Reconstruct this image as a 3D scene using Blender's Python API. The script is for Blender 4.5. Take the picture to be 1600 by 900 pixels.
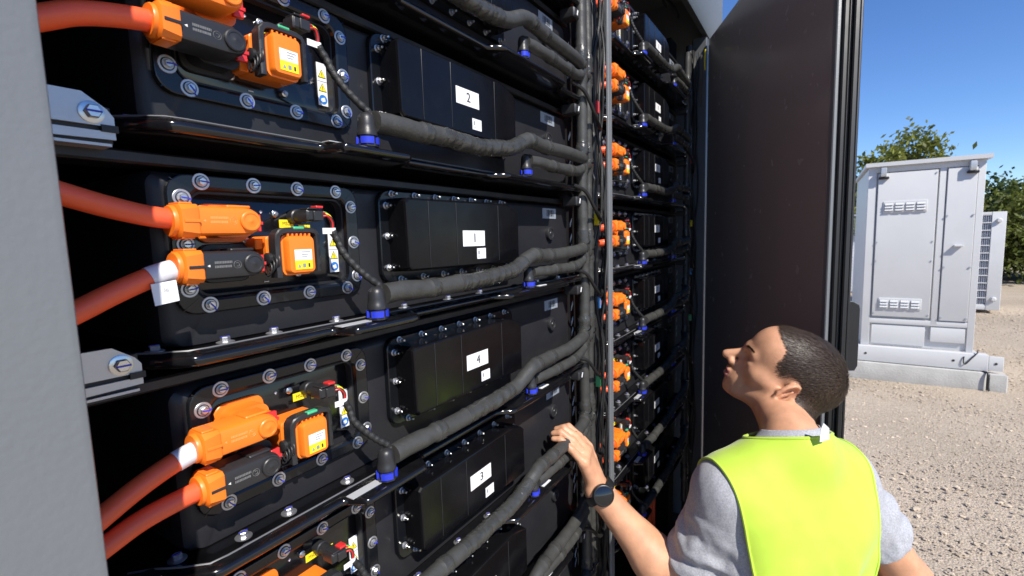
import bpy, bmesh, math, random
import numpy as np
from mathutils import Vector, Matrix
R_ = math.radians
for o in list(bpy.data.objects):
    bpy.data.objects.remove(o)
S = bpy.context.scene
C = S.collection

# ---------------------------------------------------------------- camera, sky, sun, exposure
cam_data = bpy.data.cameras.new('camera')
cam_data.lens = 747.885 / 1600 * 36
cam_data.sensor_width = 36
cam_data.clip_start = 0.02
cam_data.clip_end = 3000
cam_data.dof.use_dof = True
cam_data.dof.focus_distance = 0.64
cam_data.dof.aperture_fstop = 12.0
cam = bpy.data.objects.new('camera', cam_data)
C.objects.link(cam)
AX = np.array([[0.53433, -0.8448, -0.02836], [-0.10414, -0.03249, -0.99403], [0.83884, 0.5341, -0.10534]])
EYE = Vector((0.0, -0.4967, 1.8))
cam.matrix_world = Matrix(((AX[0][0], -AX[1][0], -AX[2][0], EYE.x),
                           (AX[0][1], -AX[1][1], -AX[2][1], EYE.y),
                           (AX[0][2], -AX[1][2], -AX[2][2], EYE.z),
                           (0, 0, 0, 1)))
S.camera = cam

SUN_EL, SUN_PSI = R_(45), R_(30)
travel = Vector((math.sin(SUN_PSI) * math.cos(SUN_EL), math.cos(SUN_PSI) * math.cos(SUN_EL), -math.sin(SUN_EL)))
world = bpy.data.worlds.new('World')
S.world = world
world.use_nodes = True
wn = world.node_tree.nodes
wl = world.node_tree.links
for n in list(wn):
    wn.remove(n)
sky = wn.new('ShaderNodeTexSky')
sky.sky_type = 'NISHITA'
sky.sun_disc = False
sky.sun_elevation = SUN_EL
sky.sun_rotation = math.atan2(-travel.x, -travel.y)
sky.altitude = 1200
sky.air_density = 1.0
sky.dust_density = 0.0
sky.ozone_density = 6.0
bg = wn.new('ShaderNodeBackground')
bg.inputs['Strength'].default_value = 0.11
wo = wn.new('ShaderNodeOutputWorld')
hs = wn.new('ShaderNodeHueSaturation')
hs.inputs['Saturation'].default_value = 1.12
hs.inputs['Hue'].default_value = 0.508
wl.new(sky.outputs[0], hs.inputs['Color'])
wl.new(hs.outputs[0], bg.inputs[0])
wl.new(bg.outputs[0], wo.inputs[0])
sun_data = bpy.data.lights.new('sun', 'SUN')
sun_data.energy = 4.2
sun_data.angle = R_(0.53)
sun_data.color = (1.0, 0.95, 0.87)
sun = bpy.data.objects.new('sun', sun_data)
sun.rotation_euler = travel.to_track_quat('-Z', 'Y').to_euler()
sun.location = (-3, -5, 8)
C.objects.link(sun)
S.view_settings.view_transform = 'Standard'
S.view_settings.look = 'None'
S.view_settings.gamma = 1
S.view_settings.use_curve_mapping = False
S.view_settings.exposure = 0.64
S.render.engine = 'CYCLES'
S.cycles.max_bounces = 8
S.render.resolution_x, S.render.resolution_y = 1024, 576

# ---------------------------------------------------------------- materials
MATS = {}
def mat(name, col, rough=0.5, metal=0.0, spec=0.5, coat=0.0, var=0.0, vscale=8.0, bump=0.0, bscale=200.0,
        rvar=0.0, dust=0.0, dscale=25.0, dcol=(0.32, 0.28, 0.24), world=True, island=0.0, sheen=0.0, sss=0.0,
        sssr=(0.01, 0.004, 0.002), coord=None, trans=0.0):
    m = bpy.data.materials.new(name)
    m.use_nodes = True
    nt = m.node_tree
    b = nt.nodes['Principled BSDF']
    N, L = nt.nodes.new, nt.links.new
    b.inputs['Roughness'].default_value = rough
    b.inputs['Metallic'].default_value = metal
    b.inputs['Specular IOR Level'].default_value = spec
    b.inputs['Coat Weight'].default_value = coat
    b.inputs['Coat Roughness'].default_value = 0.08
    if sheen:
        b.inputs['Sheen Weight'].default_value = sheen
        b.inputs['Sheen Roughness'].default_value = 0.5
    if sss:
        b.inputs['Subsurface Weight'].default_value = sss
        b.inputs['Subsurface Radius'].default_value = sssr
        b.inputs['Subsurface Scale'].default_value = 1.0
    if trans:
        b.inputs['Transmission Weight'].default_value = trans
    if world:
        g = N('ShaderNodeNewGeometry')
        pos = g.outputs['Position']
    else:
        tc = N('ShaderNodeTexCoord')
        pos = tc.outputs['Object']
    src = None
    def rgb(c):
        n = N('ShaderNodeRGB')
        n.outputs[0].default_value = (c[0], c[1], c[2], 1)
        return n.outputs[0]
    if var or dust or island:
        src = rgb(col)
    if var:
        nz = N('ShaderNodeTexNoise')
        nz.inputs['Scale'].default_value = vscale
        nz.inputs['Detail'].default_value = 5
        L(pos, nz.inputs['Vector'])
        mr = N('ShaderNodeMapRange')
        mr.inputs['From Min'].default_value = 0.25
        mr.inputs['From Max'].default_value = 0.75
        mr.inputs['To Min'].default_value = 1 - var
        mr.inputs['To Max'].default_value = 1 + var
        L(nz.outputs['Fac'], mr.inputs['Value'])
        mx = N('ShaderNodeVectorMath')
        mx.operation = 'SCALE'
        L(src, mx.inputs[0])
        L(mr.outputs[0], mx.inputs['Scale'])
        src = mx.outputs[0]
    if island:
        g2 = N('ShaderNodeNewGeometry')
        mr = N('ShaderNodeMapRange')
        mr.inputs['To Min'].default_value = 1 - island
        mr.inputs['To Max'].default_value = 1 + island
        L(g2.outputs['Random Per Island'], mr.inputs['Value'])
        mx = N('ShaderNodeVectorMath')
        mx.operation = 'SCALE'
        L(src, mx.inputs[0])
        L(mr.outputs[0], mx.inputs['Scale'])
        src = mx.outputs[0]
    if dust:
        nz = N('ShaderNodeTexNoise')
        nz.inputs['Scale'].default_value = dscale
        nz.inputs['Detail'].default_value = 9
        nz.inputs['Roughness'].default_value = 0.7
        L(pos, nz.inputs['Vector'])
        vo = N('ShaderNodeTexVoronoi')
        vo.inputs['Scale'].default_value = dscale * 9
        L(pos, vo.inputs['Vector'])
        sp = N('ShaderNodeMapRange')
        sp.inputs['From Min'].default_value = 0.16
        sp.inputs['From Max'].default_value = 0.02
        sp.inputs['To Min'].default_value = 0
        sp.inputs['To Max'].default_value = 0.7
        L(vo.outputs['Distance'], sp.inputs['Value'])
        ra = N('ShaderNodeMapRange')
        ra.inputs['From Min'].default_value = 0.48
        ra.inputs['From Max'].default_value = 0.72
        ra.inputs['To Min'].default_value = 0.0
        ra.inputs['To Max'].default_value = 1.0
        L(nz.outputs['Fac'], ra.inputs['Value'])
        ad = N('ShaderNodeMath')
        ad.operation = 'MULTIPLY_ADD'
        L(ra.outputs[0], ad.inputs[0])
        L(sp.outputs[0], ad.inputs[1])
        L(ra.outputs[0], ad.inputs[2])
        ml = N('ShaderNodeMath')
        ml.operation = 'MULTIPLY'
        ml.use_clamp = True
        L(ad.outputs[0], ml.inputs[0])
        ml.inputs[1].default_value = dust
        mx = N('ShaderNodeMix')
        mx.data_type = 'RGBA'
        L(ml.outputs[0], mx.inputs['Factor'])
        L(src, mx.inputs['A'])
        mx.inputs['B'].default_value = (*dcol, 1)
        src = mx.outputs['Result']
    if src is None:
        b.inputs['Base Color'].default_value = (*col, 1)
    else:
        L(src, b.inputs['Base Color'])
    if rvar:
        nz = N('ShaderNodeTexNoise')
        nz.inputs['Scale'].default_value = 18
        nz.inputs['Detail'].default_value = 6
        L(pos, nz.inputs['Vector'])
        mr = N('ShaderNodeMapRange')
        mr.inputs['From Min'].default_value = 0.3
        mr.inputs['From Max'].default_value = 0.7
        mr.inputs['To Min'].default_value = max(0.03, rough - rvar)
        mr.inputs['To Max'].default_value = min(1, rough + rvar)
        L(nz.outputs['Fac'], mr.inputs['Value'])
        L(mr.outputs[0], b.inputs['Roughness'])
    if bump:
        nz = N('ShaderNodeTexNoise')
        nz.inputs['Scale'].default_value = bscale
        nz.inputs['Detail'].default_value = 3
        L(pos, nz.inputs['Vector'])
        bp = N('ShaderNodeBump')
        bp.inputs['Strength'].default_value = bump
        bp.inputs['Distance'].default_value = 0.6 / bscale
        L(nz.outputs['Fac'], bp.inputs['Height'])
        L(bp.outputs[0], b.inputs['Normal'])
    MATS[name] = m
    return m

mat('black_wall', (0.019, 0.019, 0.022), 0.40, spec=0.32, rvar=0.08, bump=0.08, bscale=500, dust=0.012, var=0.12, vscale=14)
mat('black_plate', (0.006, 0.007, 0.009), 0.22, rvar=0.06, bump=0.04, bscale=700, dust=0.006)
mat('black_gloss', (0.005, 0.005, 0.006), 0.13, rvar=0.05, coat=0.3, dust=0.015, dscale=40)
mat('black_cover', (0.004, 0.004, 0.005), 0.20, spec=0.24, rvar=0.07, bump=0.05, bscale=400, dust=0.007)
mat('black_plastic', (0.022, 0.022, 0.024), 0.40, bump=0.15, bscale=900)
mat('black_rubber', (0.012, 0.012, 0.012), 0.5, bump=0.1, bscale=300, dust=0.03)
mat('rack_dark', (0.008, 0.008, 0.009), 0.45, dust=0.06, dscale=30)
mat('upright_matte', (0.008, 0.008, 0.009), 0.85, spec=.15)
mat('edge_glint', (0.13, 0.13, 0.135), 0.38)  # pale grey that paints the sunlit line on the tray lip
mat('post_shaded', (0.07, 0.075, 0.08), 0.45, var=.1)  # end post's shade put into the colour, darker than the container grey
mat('foam', (0.044, 0.044, 0.041), 0.48, var=0.2, vscale=60, bump=0.35, bscale=350, dust=0.02)
mat('tape', (0.042, 0.042, 0.039), 0.22, var=0.2, vscale=60, bump=0.45, bscale=160, rvar=0.1)
mat('orange_plastic', (0.93, 0.21, 0.018), 0.38, bump=0.06, bscale=900, var=0.04, vscale=40)
mat('orange_cable', (0.92, 0.115, 0.036), 0.40, bump=0.10, bscale=300, var=0.08, vscale=30, dust=0.04)
mat('red_plastic', (0.62, 0.03, 0.03), 0.35)
mat('green_plastic', (0.06, 0.45, 0.22), 0.4)
mat('blue_plastic', (0.022, 0.040, 0.50), 0.33)
mat('steel', (0.62, 0.62, 0.60), 0.30, metal=1.0, rvar=0.08, bump=0.05, bscale=400)
mat('zinc', (0.50, 0.50, 0.52), 0.42, metal=0.85, rvar=0.08)
mat('blue_ink', (0.03, 0.04, 0.45), 0.5)
mat('paper', (0.80, 0.80, 0.80), 0.55, var=0.03, vscale=80)
mat('paper_grey', (0.24, 0.27, 0.31), 0.5)
mat('foil_grey', (0.42, 0.43, 0.44), 0.45)
mat('ink', (0.02, 0.02, 0.02), 0.5)
mat('ink_grey', (0.30, 0.31, 0.33), 0.6)
mat('print_grey', (0.17, 0.17, 0.17), 0.5)
mat('print_orange', (0.98, 0.33, 0.09), 0.45)
mat('yellow_print', (0.86, 0.72, 0.02), 0.5)
mat('blue_print', (0.02, 0.18, 0.55), 0.5)
mat('sleeve_white', (0.68, 0.68, 0.72), 0.4, bump=0.1, bscale=200)
mat('container_grey', (0.158, 0.168, 0.176), 0.42, var=0.05, vscale=5, bump=0.10, bscale=260, dust=0.03, dscale=8)
mat('bracket_metal', (0.52, 0.53, 0.53), 0.38, metal=0.55, rvar=0.1, bump=0.08, bscale=250, dust=0.06)
mat('door_lining', (0.31, 0.272, 0.255), 0.24, rvar=0.04)
mat('seal_rubber', (0.010, 0.010, 0.010), 0.5, rvar=0.05)
mat('wire_red', (0.6, 0.02, 0.02), 0.4)
mat('wire_yellow', (0.75, 0.6, 0.02), 0.4)
mat('wire_green', (0.04, 0.4, 0.08), 0.4)
mat('wire_black', (0.02, 0.02, 0.02), 0.4)
mat('clip_red', (0.75, 0.04, 0.05), 0.45)
mat('clip_yellow', (0.75, 0.6, 0.02), 0.45)
mat('clip_blue', (0.10, 0.35, 0.75), 0.45)
mat('clip_green', (0.12, 0.5, 0.2), 0.45)
mat('braid', (0.018, 0.018, 0.018), 0.5, bump=1.0, bscale=900)

# ---------------------------------------------------------------- mesh helpers
def spline(pts, step):
    P = [np.array(p, float) for p in pts]
    P = [2 * P[0] - P[1]] + P + [2 * P[-1] - P[-2]]
    out = []
    for i in range(1, len(P) - 2):
        a, b, c, d = P[i - 1:i + 3]
        n = max(2, int(np.linalg.norm(c - b) / step))
        for k in range(n):
            t = k / n
            out.append(0.5 * ((2 * b) + (c - a) * t + (2 * a - 5 * b + 4 * c - d) * t * t + (3 * b - a - 3 * c + d) * t ** 3))
    out.append(P[-2])
    return np.array(out)

class MB:
    def __init__(s):
        s.v, s.f, s.m, s.mats = [], [], [], []
    def mi(s, m):
        if m not in s.mats:
            s.mats.append(m)
        return s.mats.index(m)
    def add(s, vs, fs, m):
        o = len(s.v)
        k = s.mi(m)
        s.v += [tuple(map(float, q)) for q in vs]
        for f in fs:
            s.f.append([i + o for i in f])
            s.m.append(k)
        return s
    def box(s, x0, x1, y0, y1, z0, z1, m, bev=0.0):
        if bev <= 0:
            v = [(x, y, z) for x in (x0, x1) for y in (y0, y1) for z in (z0, z1)]
            return s.add(v, [(0, 1, 3, 2), (4, 6, 7, 5), (0, 4, 5, 1), (2, 3, 7, 6), (0, 2, 6, 4), (1, 5, 7, 3)], m)
        b = bev
        rings = []
        for (y, i) in ((y0, b), (y0 + b, 0), (y1 - b, 0), (y1, b)):
            rings.append(rrect(x0 + i, x1 - i, z0 + i, z1 - i, b if i == 0 else b * 0.4, y, 2))
        return s.loft(rings, m, cap0=True, cap1=True)
    def obox(s, c, ax, ay, az, m):
        c, ax, ay, az = (np.array(q, float) for q in (c, ax, ay, az))
        v = [c + i * ax + j * ay + k * az for i in (-1, 1) for j in (-1, 1) for k in (-1, 1)]
        return s.add(v, [(0, 1, 3, 2), (4, 6, 7, 5), (0, 4, 5, 1), (2, 3, 7, 6), (0, 2, 6, 4), (1, 5, 7, 3)], m)
    def loft(s, rings, m, cap0=False, cap1=False, closed=True, mlist=None):
        n = len(rings[0])
        vs = [p for r in rings for p in r]
        o = len(s.v)
        s.v += [tuple(map(float, q)) for q in vs]
        for i in range(len(rings) - 1):
            k = s.mi(mlist[i] if mlist else m)
            for j in range(n if closed else n - 1):
                a, b = i * n + j, i * n + (j + 1) % n
                s.f.append([o + a, o + b, o + b + n, o + a + n])
                s.m.append(k)
        if cap0:
            s.f.append([o + j for j in range(n)][::-1])
            s.m.append(s.mi(m))
        if cap1:
            s.f.append([o + (len(rings) - 1) * n + j for j in range(n)])
            s.m.append(s.mi(m))
        return s
    def tube(s, path, rad, m, n=12, cap=True, mlist=None, squash=None):
        path = np.array(path, float)
        k = len(path)
        rad = np.broadcast_to(np.array(rad, float).reshape(-1, 1) if np.ndim(rad) == 1 else rad, (k, 1) if np.ndim(rad) < 2 else (k, n))
        T = np.gradient(path, axis=0)
        T /= np.linalg.norm(T, axis=1)[:, None] + 1e-12
        up = np.array([0, 0, 1.0]) if abs(T[0][2]) < 0.9 else np.array([1.0, 0, 0])
        a = np.cross(T[0], up)
        a /= np.linalg.norm(a)
        rings = []
        th = np.arange(n) * 2 * math.pi / n
        for i in range(k):
            a = a - T[i] * (a @ T[i])
            a /= np.linalg.norm(a)
            b = np.cross(T[i], a)
            rr = rad[i] if rad.shape[1] > 1 else np.full(n, rad[i, 0])
            rings.append([path[i] + rr[j] * (math.cos(th[j]) * a + math.sin(th[j]) * b) for j in range(n)])
        return s.loft(rings, m, cap, cap, mlist=mlist)
    def lathe(s, o, axis, prof, m, n=20, phase=0.0, mlist=None):
        o = np.array(o, float)
        ax = np.array(axis, float)
        ax /= np.linalg.norm(ax)
        t = np.array([0, 0, 1.0]) if abs(ax[2]) < 0.9 else np.array([1.0, 0, 0])
        a = np.cross(ax, t)
        a /= np.linalg.norm(a)
        b = np.cross(ax, a)
        th = phase + np.arange(n) * 2 * math.pi / n
        rings = [[o + h * ax + r * (math.cos(q) * a + math.sin(q) * b) for q in th] for (r, h) in prof]
        return s.loft(rings, m, True, True, mlist=mlist)
    def disc(s, o, axis, r, m, n=20):
        return s.lathe(o, axis, [(r, 0), (r, 1e-5)], m, n)
    def poly(s, pts, m):
        return s.add(pts, [list(range(len(pts)))], m)
    def prism(s, pts, d, m):
        pts = [np.array(p, float) for p in pts]
        d = np.array(d, float)
        return s.loft([pts, [p + d for p in pts]], m, True, True)
    def text(s, txt, size, o, ax, ay, m, mirror=False):
        v, f = text_geo(txt)
        o, ax, ay = (np.array(q, float) for q in (o, ax, ay))
        return s.add([o + size * (p[0] * ax + p[1] * ay) for p in v], f, m)
    def mesh(s, name, smooth=True, angle=38, fixn=True):
        me = bpy.data.meshes.new(name)
        me.from_pydata(s.v, [], s.f)
        for m in s.mats:
            me.materials.append(MATS[m])
        me.polygons.foreach_set('material_index', s.m)
        if fixn:
            bm = bmesh.new()
            bm.from_mesh(me)
            bmesh.ops.recalc_face_normals(bm, faces=bm.faces)
            bm.to_mesh(me)
            bm.free()
        if smooth:
            me.polygons.foreach_set('use_smooth', [True] * len(me.polygons))
            me.set_sharp_from_angle(angle=R_(angle))
        me.update()
        return me

def rrect(x0, x1, z0, z1, r, y, seg=5):
    out = []
    r = min(r, (x1 - x0) / 2 - 1e-5, (z1 - z0) / 2 - 1e-5)
    for cx, cz, a0 in ((x1 - r, z1 - r, 0), (x0 + r, z1 - r, 90), (x0 + r, z0 + r, 180), (x1 - r, z0 + r, 270)):
        for k in range(seg + 1):
            a = R_(a0 + 90 * k / seg)
            out.append((cx + r * math.cos(a), y, cz + r * math.sin(a)))
    return out

TXT = {}
def text_geo(t):
    if t not in TXT:
        cu = bpy.data.curves.new('t', 'FONT')
        cu.body = t
        cu.align_x = 'CENTER'
        cu.align_y = 'CENTER'
        cu.size = 1
        cu.resolution_u = 4
        ob = bpy.data.objects.new('t', cu)
        C.objects.link(ob)
        dg = bpy.context.evaluated_depsgraph_get()
        me = bpy.data.meshes.new_from_object(ob.evaluated_get(dg))
        TXT[t] = ([tuple(v.co) for v in me.vertices], [list(p.vertices) for p in me.polygons])
        bpy.data.objects.remove(ob)
        bpy.data.meshes.remove(me)
    return TXT[t]

def ob(name, me, parent=None, loc=(0, 0, 0)):
    o = bpy.data.objects.new(name, me)
    C.objects.link(o)
    o.location = loc
    if parent is not None:
        o.parent = parent
    return o
def thing(name, label, cat, loc=(0, 0, 0), group=None, me=None):
    o = ob(name, me, None, loc)
    if me is None:
        o.empty_display_size = 0.05
    o['label'] = label
    o['category'] = cat
    if group:
        o['group'] = group
    return o
def structure(name, me):
    o = ob(name, me)
    o['kind'] = 'structure'
    return o
def copy_tree(o, parent=None, offset=None, kids=None):
    c = o.copy()
    C.objects.link(c)
    c.parent = parent
    if offset is not None:
        c.location = Vector(o.location) + Vector(offset)
    for ch in kids[o]:
        copy_tree(ch, c, None, kids)
    return c
def kidmap():
    k = {}
    for o in bpy.data.objects:
        k.setdefault(o, [])
        if o.parent:
            k.setdefault(o.parent, []).append(o)
    return k

# ================================================================ container, racks, door
BZ, H, BAY = 1.705, 0.203, 1.05
rng = random.Random(4)
cont = thing('storage_container', 'grey steel battery container with its front open onto two racks', 'container', (1.0, 0.5, 0))
def cpart(name, mb, parent=cont, **k):
    o = ob(name, mb.mesh(name, **k), parent)
    if parent is cont:
        o.location = -Vector(cont.location)
    return o
m = MB()
m.loft([[(-0.62, -0.20, z), (-0.62, -0.22, z), (0.0706, -0.22, z), (0.0736, -0.2188, z), (0.0746, -0.216, z), (0.0746, -0.03, z), (0.066, -0.03, z), (0.066, -0.2, z)]
        for z in (0.1, 2.9)], 'container_grey', True, True)
cpart('corner_post', m)
cpart('mullion', MB().box(1.074, 1.096, -0.087, -0.081, 0.30, 2.63, 'container_grey', 0.001))
hdr = [(-0.083, 2.620), (-0.1195, 2.6786), (-0.1195, 2.89), (-0.02, 2.89), (-0.02, 2.77), (-0.055, 2.635)]
cpart('header_beam', MB().prism([(-0.6, y, z) for y, z in hdr], (2.96, 0, 0), 'container_grey'))
cpart('roof', MB().box(-0.6, 2.40, -0.02, 1.4, 2.83, 2.885, 'container_grey'))
cpart('end_post', MB().box(2.237, 2.285, -0.080, -0.02, 0.1, 2.619, 'post_shaded', 0.004))
cpart('side_wall', MB().box(2.342, 2.38, -0.05, 1.4, 0.12, 2.83, 'container_grey'))
cpart('side_wall', MB().box(-0.60, -0.56, -0.196, 1.4, 0.12, 2.83, 'container_grey'))
cpart('back_wall', MB().box(-0.556, 2.34, 1.36, 1.39, 0.12, 2.83, 'rack_dark'))
cpart('base_frame', MB().box(0.08, 2.23, -0.10, -0.04, 0.12, 0.42, 'container_grey', 0.004))
cpart('floor_plate', MB().box(-0.55, 2.34, -0.04, 1.35, 0.36, 0.40, 'rack_dark'))
m = MB()
for i, (x, z) in enumerate(((1.5, 2.70), (1.8, 2.69), (2.0, 2.72))):
    m.tube(spline([(x - .5, .02, z + .03), (x - .2, .03, z - .02), (x, .0, z - .05), (x + .2, .03, z - .01)], .03), .006, 'wire_black', 6)
cpart('roof_cable', m)
m = MB()
m.tube(spline([(2.10, -0.085, 2.50), (2.085, -.09, 2.44), (2.09, -.088, 2.36), (2.098, -.085, 2.30)], .01), .004, 'foam', 6)
m.tube(spline([(2.105, -0.10, 2.52), (2.09, -.10, 2.47), (2.10, -.10, 2.44)], .01), .0025, 'wire_yellow', 5)
cpart('earth_strap', m)

for b in (0, 1):
    x0 = BAY * b
    r = thing('battery_rack', ['black steel rack frame holding the near column of battery packs', 'black steel rack frame holding the far column beyond the grey mullion'][b],
              'rack', (x0 + .6, .3, .4), 'racks in the container')
    off = -Vector(r.location)
    for xa, xb in ((.085, .135), (1.056, 1.186)) if b == 0 else ((1.06, 1.15),):
        ob('upright', MB().box(x0 + xa, x0 + xb, .035, .09, .4, 2.60, 'upright_matte', .002).mesh('upright'), r, off)
    for k in range(-4, 5):
        z = BZ + H * k
        ob('shelf_rail', MB().box(x0 + .10, x0 + 1.06, .006, .05, z - .0350, z - .0235, 'rack_dark', .002).mesh('shelf_rail'), r, off)
    ob('back_panel', MB().box(x0 + .05, x0 + 1.1, .56, .57, .4, 2.6, 'rack_dark').mesh('back_panel'), r, off)
    for k in range(-4, 4):
        z = BZ + H * k
        if b == 0:
            mb = MB()
            pts = [(.05, .014), (.148, .014), (.163, .003), (.1672, -.003), (.1672, -.0105), (.05, -.0105)]
            mb.prism([(x, -.013, z + q) for x, q in pts], (0, .003, 0), 'bracket_metal')
            pts = [(.05, -.0145), (.1672, -.0145), (.1672, -.0205), (.05, -.0235)]
            mb.prism([(x, -.013, z + q) for x, q in pts], (0, .003, 0), 'bracket_metal')
            mb.box(.05, .166, -.0095, .01, z - .0235, z + .005, 'black_rubber')
            mb.box(.158, .169, -.0145, -.008, z - .0150, z - .0095, 'black_rubber')
            mb.box(.05, .164, -.013, .02, z - .0262, z - .0240, 'bracket_metal')
            bo = ob('bracket', mb.mesh('bracket'), r, off)
            b2 = MB().lathe((.1528, -.0128, z - .001), (0, -1, 0), [(.0085, 0), (.0085, .001), (.0075, .0014)], 'steel', 20)
            b2.lathe((.1528, -.0140, z - .001), (0, -1, 0), [(.0055, 0), (.0055, .005), (.0048, .0058)], 'steel', 6)
            b2.box(.1478, .1578, -.0205, -.0198, z - .0018, z - .0004, 'blue_ink')
            ob('bolt', b2.mesh('bolt'), bo)

# door, hinged on the end post, swung part way over the near side
HX, HY, EX, EY = 2.233, -0.0893, 1.3603, -0.5238
dl = math.hypot(EX - HX, EY - HY)
door = thing('container_door', 'tall open container door with dark glossy inner lining and black rubber edge', 'door', (HX, HY, 0))
door.rotation_euler = (0, 0, math.atan2(EY - HY, EX - HX))   # local x: hinge -> free edge, local y<0 or >0: thickness
# local +y after rotation: left of direction; outer side is on +y? direction (-.895,-.445): left normal = (.445,-.895) = outward
ob('inner_lining', MB().box(.004, dl - .018, -.003, .004, .22, 2.598, 'door_lining', .0015).mesh('inner_lining'), door)
ob('panel', MB().box(.0, dl - .003, .005, .052, .20, 2.604, 'container_grey', .003).mesh('panel'), door)
ob('edge_trim', MB().box(dl - .0165, dl + .002, -.005, .0045, .20, 2.606, 'container_grey', .002).mesh('edge_trim'), door)
m = MB()
for y0, y1, d in ((.0065, .018, .008), (.020, .026, .003), (.028, .040, .010), (.042, .050, .004)):
    m.box(dl - .002, dl + d, y0, y1, .21, 2.60, 'seal_rubber', .0025)
ob('rubber_seal', m.mesh('rubber_seal'), door)
m = MB()
pl = [(0, 0), (0, .168), (.008, .168), (.022, .160), (.024, .150), (.024, .012), (.018, .0)]
m.prism([(dl - .006, .053 + a, 1.455 + q) for a, q in pl], (-.003, 0, 0), 'seal_rubber')
m.prism([(dl - .0095, .053 + a * 1.1, 1.4535 + q * 1.018) for a, q in pl], (-.004, 0, 0), 'container_grey')
ob('latch_plate', m.mesh('latch_plate'), door)

# ================================================================ battery packs
def ss(a, b, x):
    t = min(1, max(0, (x - a) / (b - a)))
    return t * t * (3 - 2 * t)
def pack_meshes():
    M = {}
    m = MB()
    x0, x1, z0, z1 = .1895, 1.048, .0005, .1655
    hole = (.2262, .3968, .0475, .1455)
    R0 = [rrect(x0, x1, z0, z1, .012, .5, 5), rrect(x0, x1, z0, z1, .012, .024, 5), rrect(x0 + .003, x1 - .003, z0, z1 - .003, .012, .011, 5),
          rrect(x0 + .010, x1 - .010, z0, z1 - .008, .012, .0062, 5), rrect(x0 + .013, x1 - .013, z0, z1 - .010, .012, .006, 5),
          rrect(*hole, .012, .006, 5), rrect(*hole, .012, .021, 5)]
    m.loft(R0, 'black_wall', True, True)
    M['shell'] = m.mesh('shell')
    # tray with lip, rounded rail and two platforms
    m = MB()
    xs = list(np.linspace(.150, .21, 9)) + list(np.linspace(.22, .33, 5)) + list(np.linspace(.335, .36, 7)) + list(np.linspace(.38, .44, 3)) + \
        list(np.linspace(.447, .475, 7)) + [.50, .55, .60, .65] + list(np.linspace(.66, .69, 6)) + list(np.linspace(.72, .89, 4)) + \
        list(np.linspace(.903, .933, 6)) + [.96, 1.0, 1.02, 1.03, 1.045, 1.06]
    rings = []
    for x in xs:
        sh = .055 * (1 - ss(.148, .205, x)) + .03 * ss(1.035, 1.062, x)
        p1 = ss(.337, .356, x) * (1 - ss(.449, .472, x))
        p2 = ss(.662, .684, x) * (1 - ss(.905, .93, x))
        yo = -.034 - .027 * p1 - .022 * p2
        lip = -.028
        dn = .0015 * (1 - ss(.30, .34, x))
        prof = [(.04 + sh, 0), (lip + .005, 0), (lip + .002, .0022), (lip - .001, .0022), (lip - .003, .0004), (yo + .001, -.0004), (yo - .0035, -.0011),
                (yo - .0058, -.0032), (yo - .0062, -.0060 - dn * .5), (yo - .0046, -.0088 - dn), (yo - .001, -.0102 - dn), (yo + .014, -.0110 - dn), (.04 + sh, -.0174 - dn)]
        rings.append([(x, a + sh if i not in (0, len(prof) - 1) else a, q) for i, (a, q) in enumerate(prof)])
    m.loft(rings, 'black_gloss', True, True, closed=True)
    M['tray'] = m.mesh('tray', angle=50)
    pth_ = [(x, -.0290 + .055 * (1 - ss(.148, .205, x)) + .03 * ss(1.035, 1.062, x), .0022) for x in np.linspace(.152, 1.058, 60)]
    M['lip'] = MB().tube(pth_, .0010, 'edge_glint', 6).mesh('lip_glint')  # thin tube added along the lip as a painted highlight
    m = MB().lathe((0, 0, .0004), (0, 0, 1), [(.0082, 0), (.0082, .001), (.0062, .0016)], 'zinc', 18)
    m.lathe((0, 0, .0016), (0, 0, 1), [(.0044, 0), (.0044, .0042), (.0038, .0048)], 'zinc', 6)
    m.box(-.0045, .0042, -.0006, .0006, .0062, .0067, 'blue_ink')
    M['flange_bolt'] = m.mesh('flange_bolt', angle=30)
    # connector plate
    m = MB()
    a = (.2045, .4175, .0300, .1625)
    def ins(r, d):
        return (r[0] + d, r[1] - d, r[2] + d, r[3] - d)
    h = (.2240, .3990, .0455, .1475)
    m.loft([rrect(*a, .018, .0058), rrect(*a, .018, .0012), rrect(*ins(a, .0007), .0175, .0003), rrect(*ins(a, .0016), .017, 0), rrect(*ins(h, -.004), .017, 0),
            rrect(*ins(h, -.0015), .0145, .0012), rrect(*h, .013, .0050), rrect(*h, .013, .0185)], 'black_plate')
    for (xa, za, xb, zb) in ((.2075, .1580, .2235, .1475), (.4135, .1585, .4005, .1475), (.2085, .0345, .2235, .0455), (.4130, .0340, .4005, .0455)):
        d = np.array([xb - xa, 0, zb - za])
        n = np.array([-d[2], 0, d[0]])
        n = n / np.linalg.norm(n) * .00035
        m.obox(((xa + xb) / 2, -.0001, (za + zb) / 2), d / 2, (0, .0004, 0), n, 'black_gloss')
    M['connector_plate'] = m.mesh('connector_plate', angle=12)
    m = MB().loft([rrect(*ins(h, -.001), .013, .0205), rrect(*ins(h, -.001), .013, .0180), rrect(*ins(h, .002), .010, .0168)], 'black_gloss', True, True)
    M['recess_panel'] = m.mesh('recess_panel')
    m = MB().lathe((0, .0002, 0), (0, -1, 0), [(.0080, 0), (.0080, .0009), (.0076, .0012)], 'zinc', 24)
    m.lathe((0, -.0010, 0), (0, -1, 0), [(.0058, 0), (.0058, .0004)], 'black_plastic', 20)
    m.lathe((0, -.0013, 0), (0, -1, 0), [(.0048, 0), (.0048, .0008)], 'zinc', 20)
    m.lathe((0, -.0019, 0), (0, -1, 0), [(.0038, 0), (.0038, .0026), (.0032, .0031)], 'steel', 6, .3)
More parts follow.
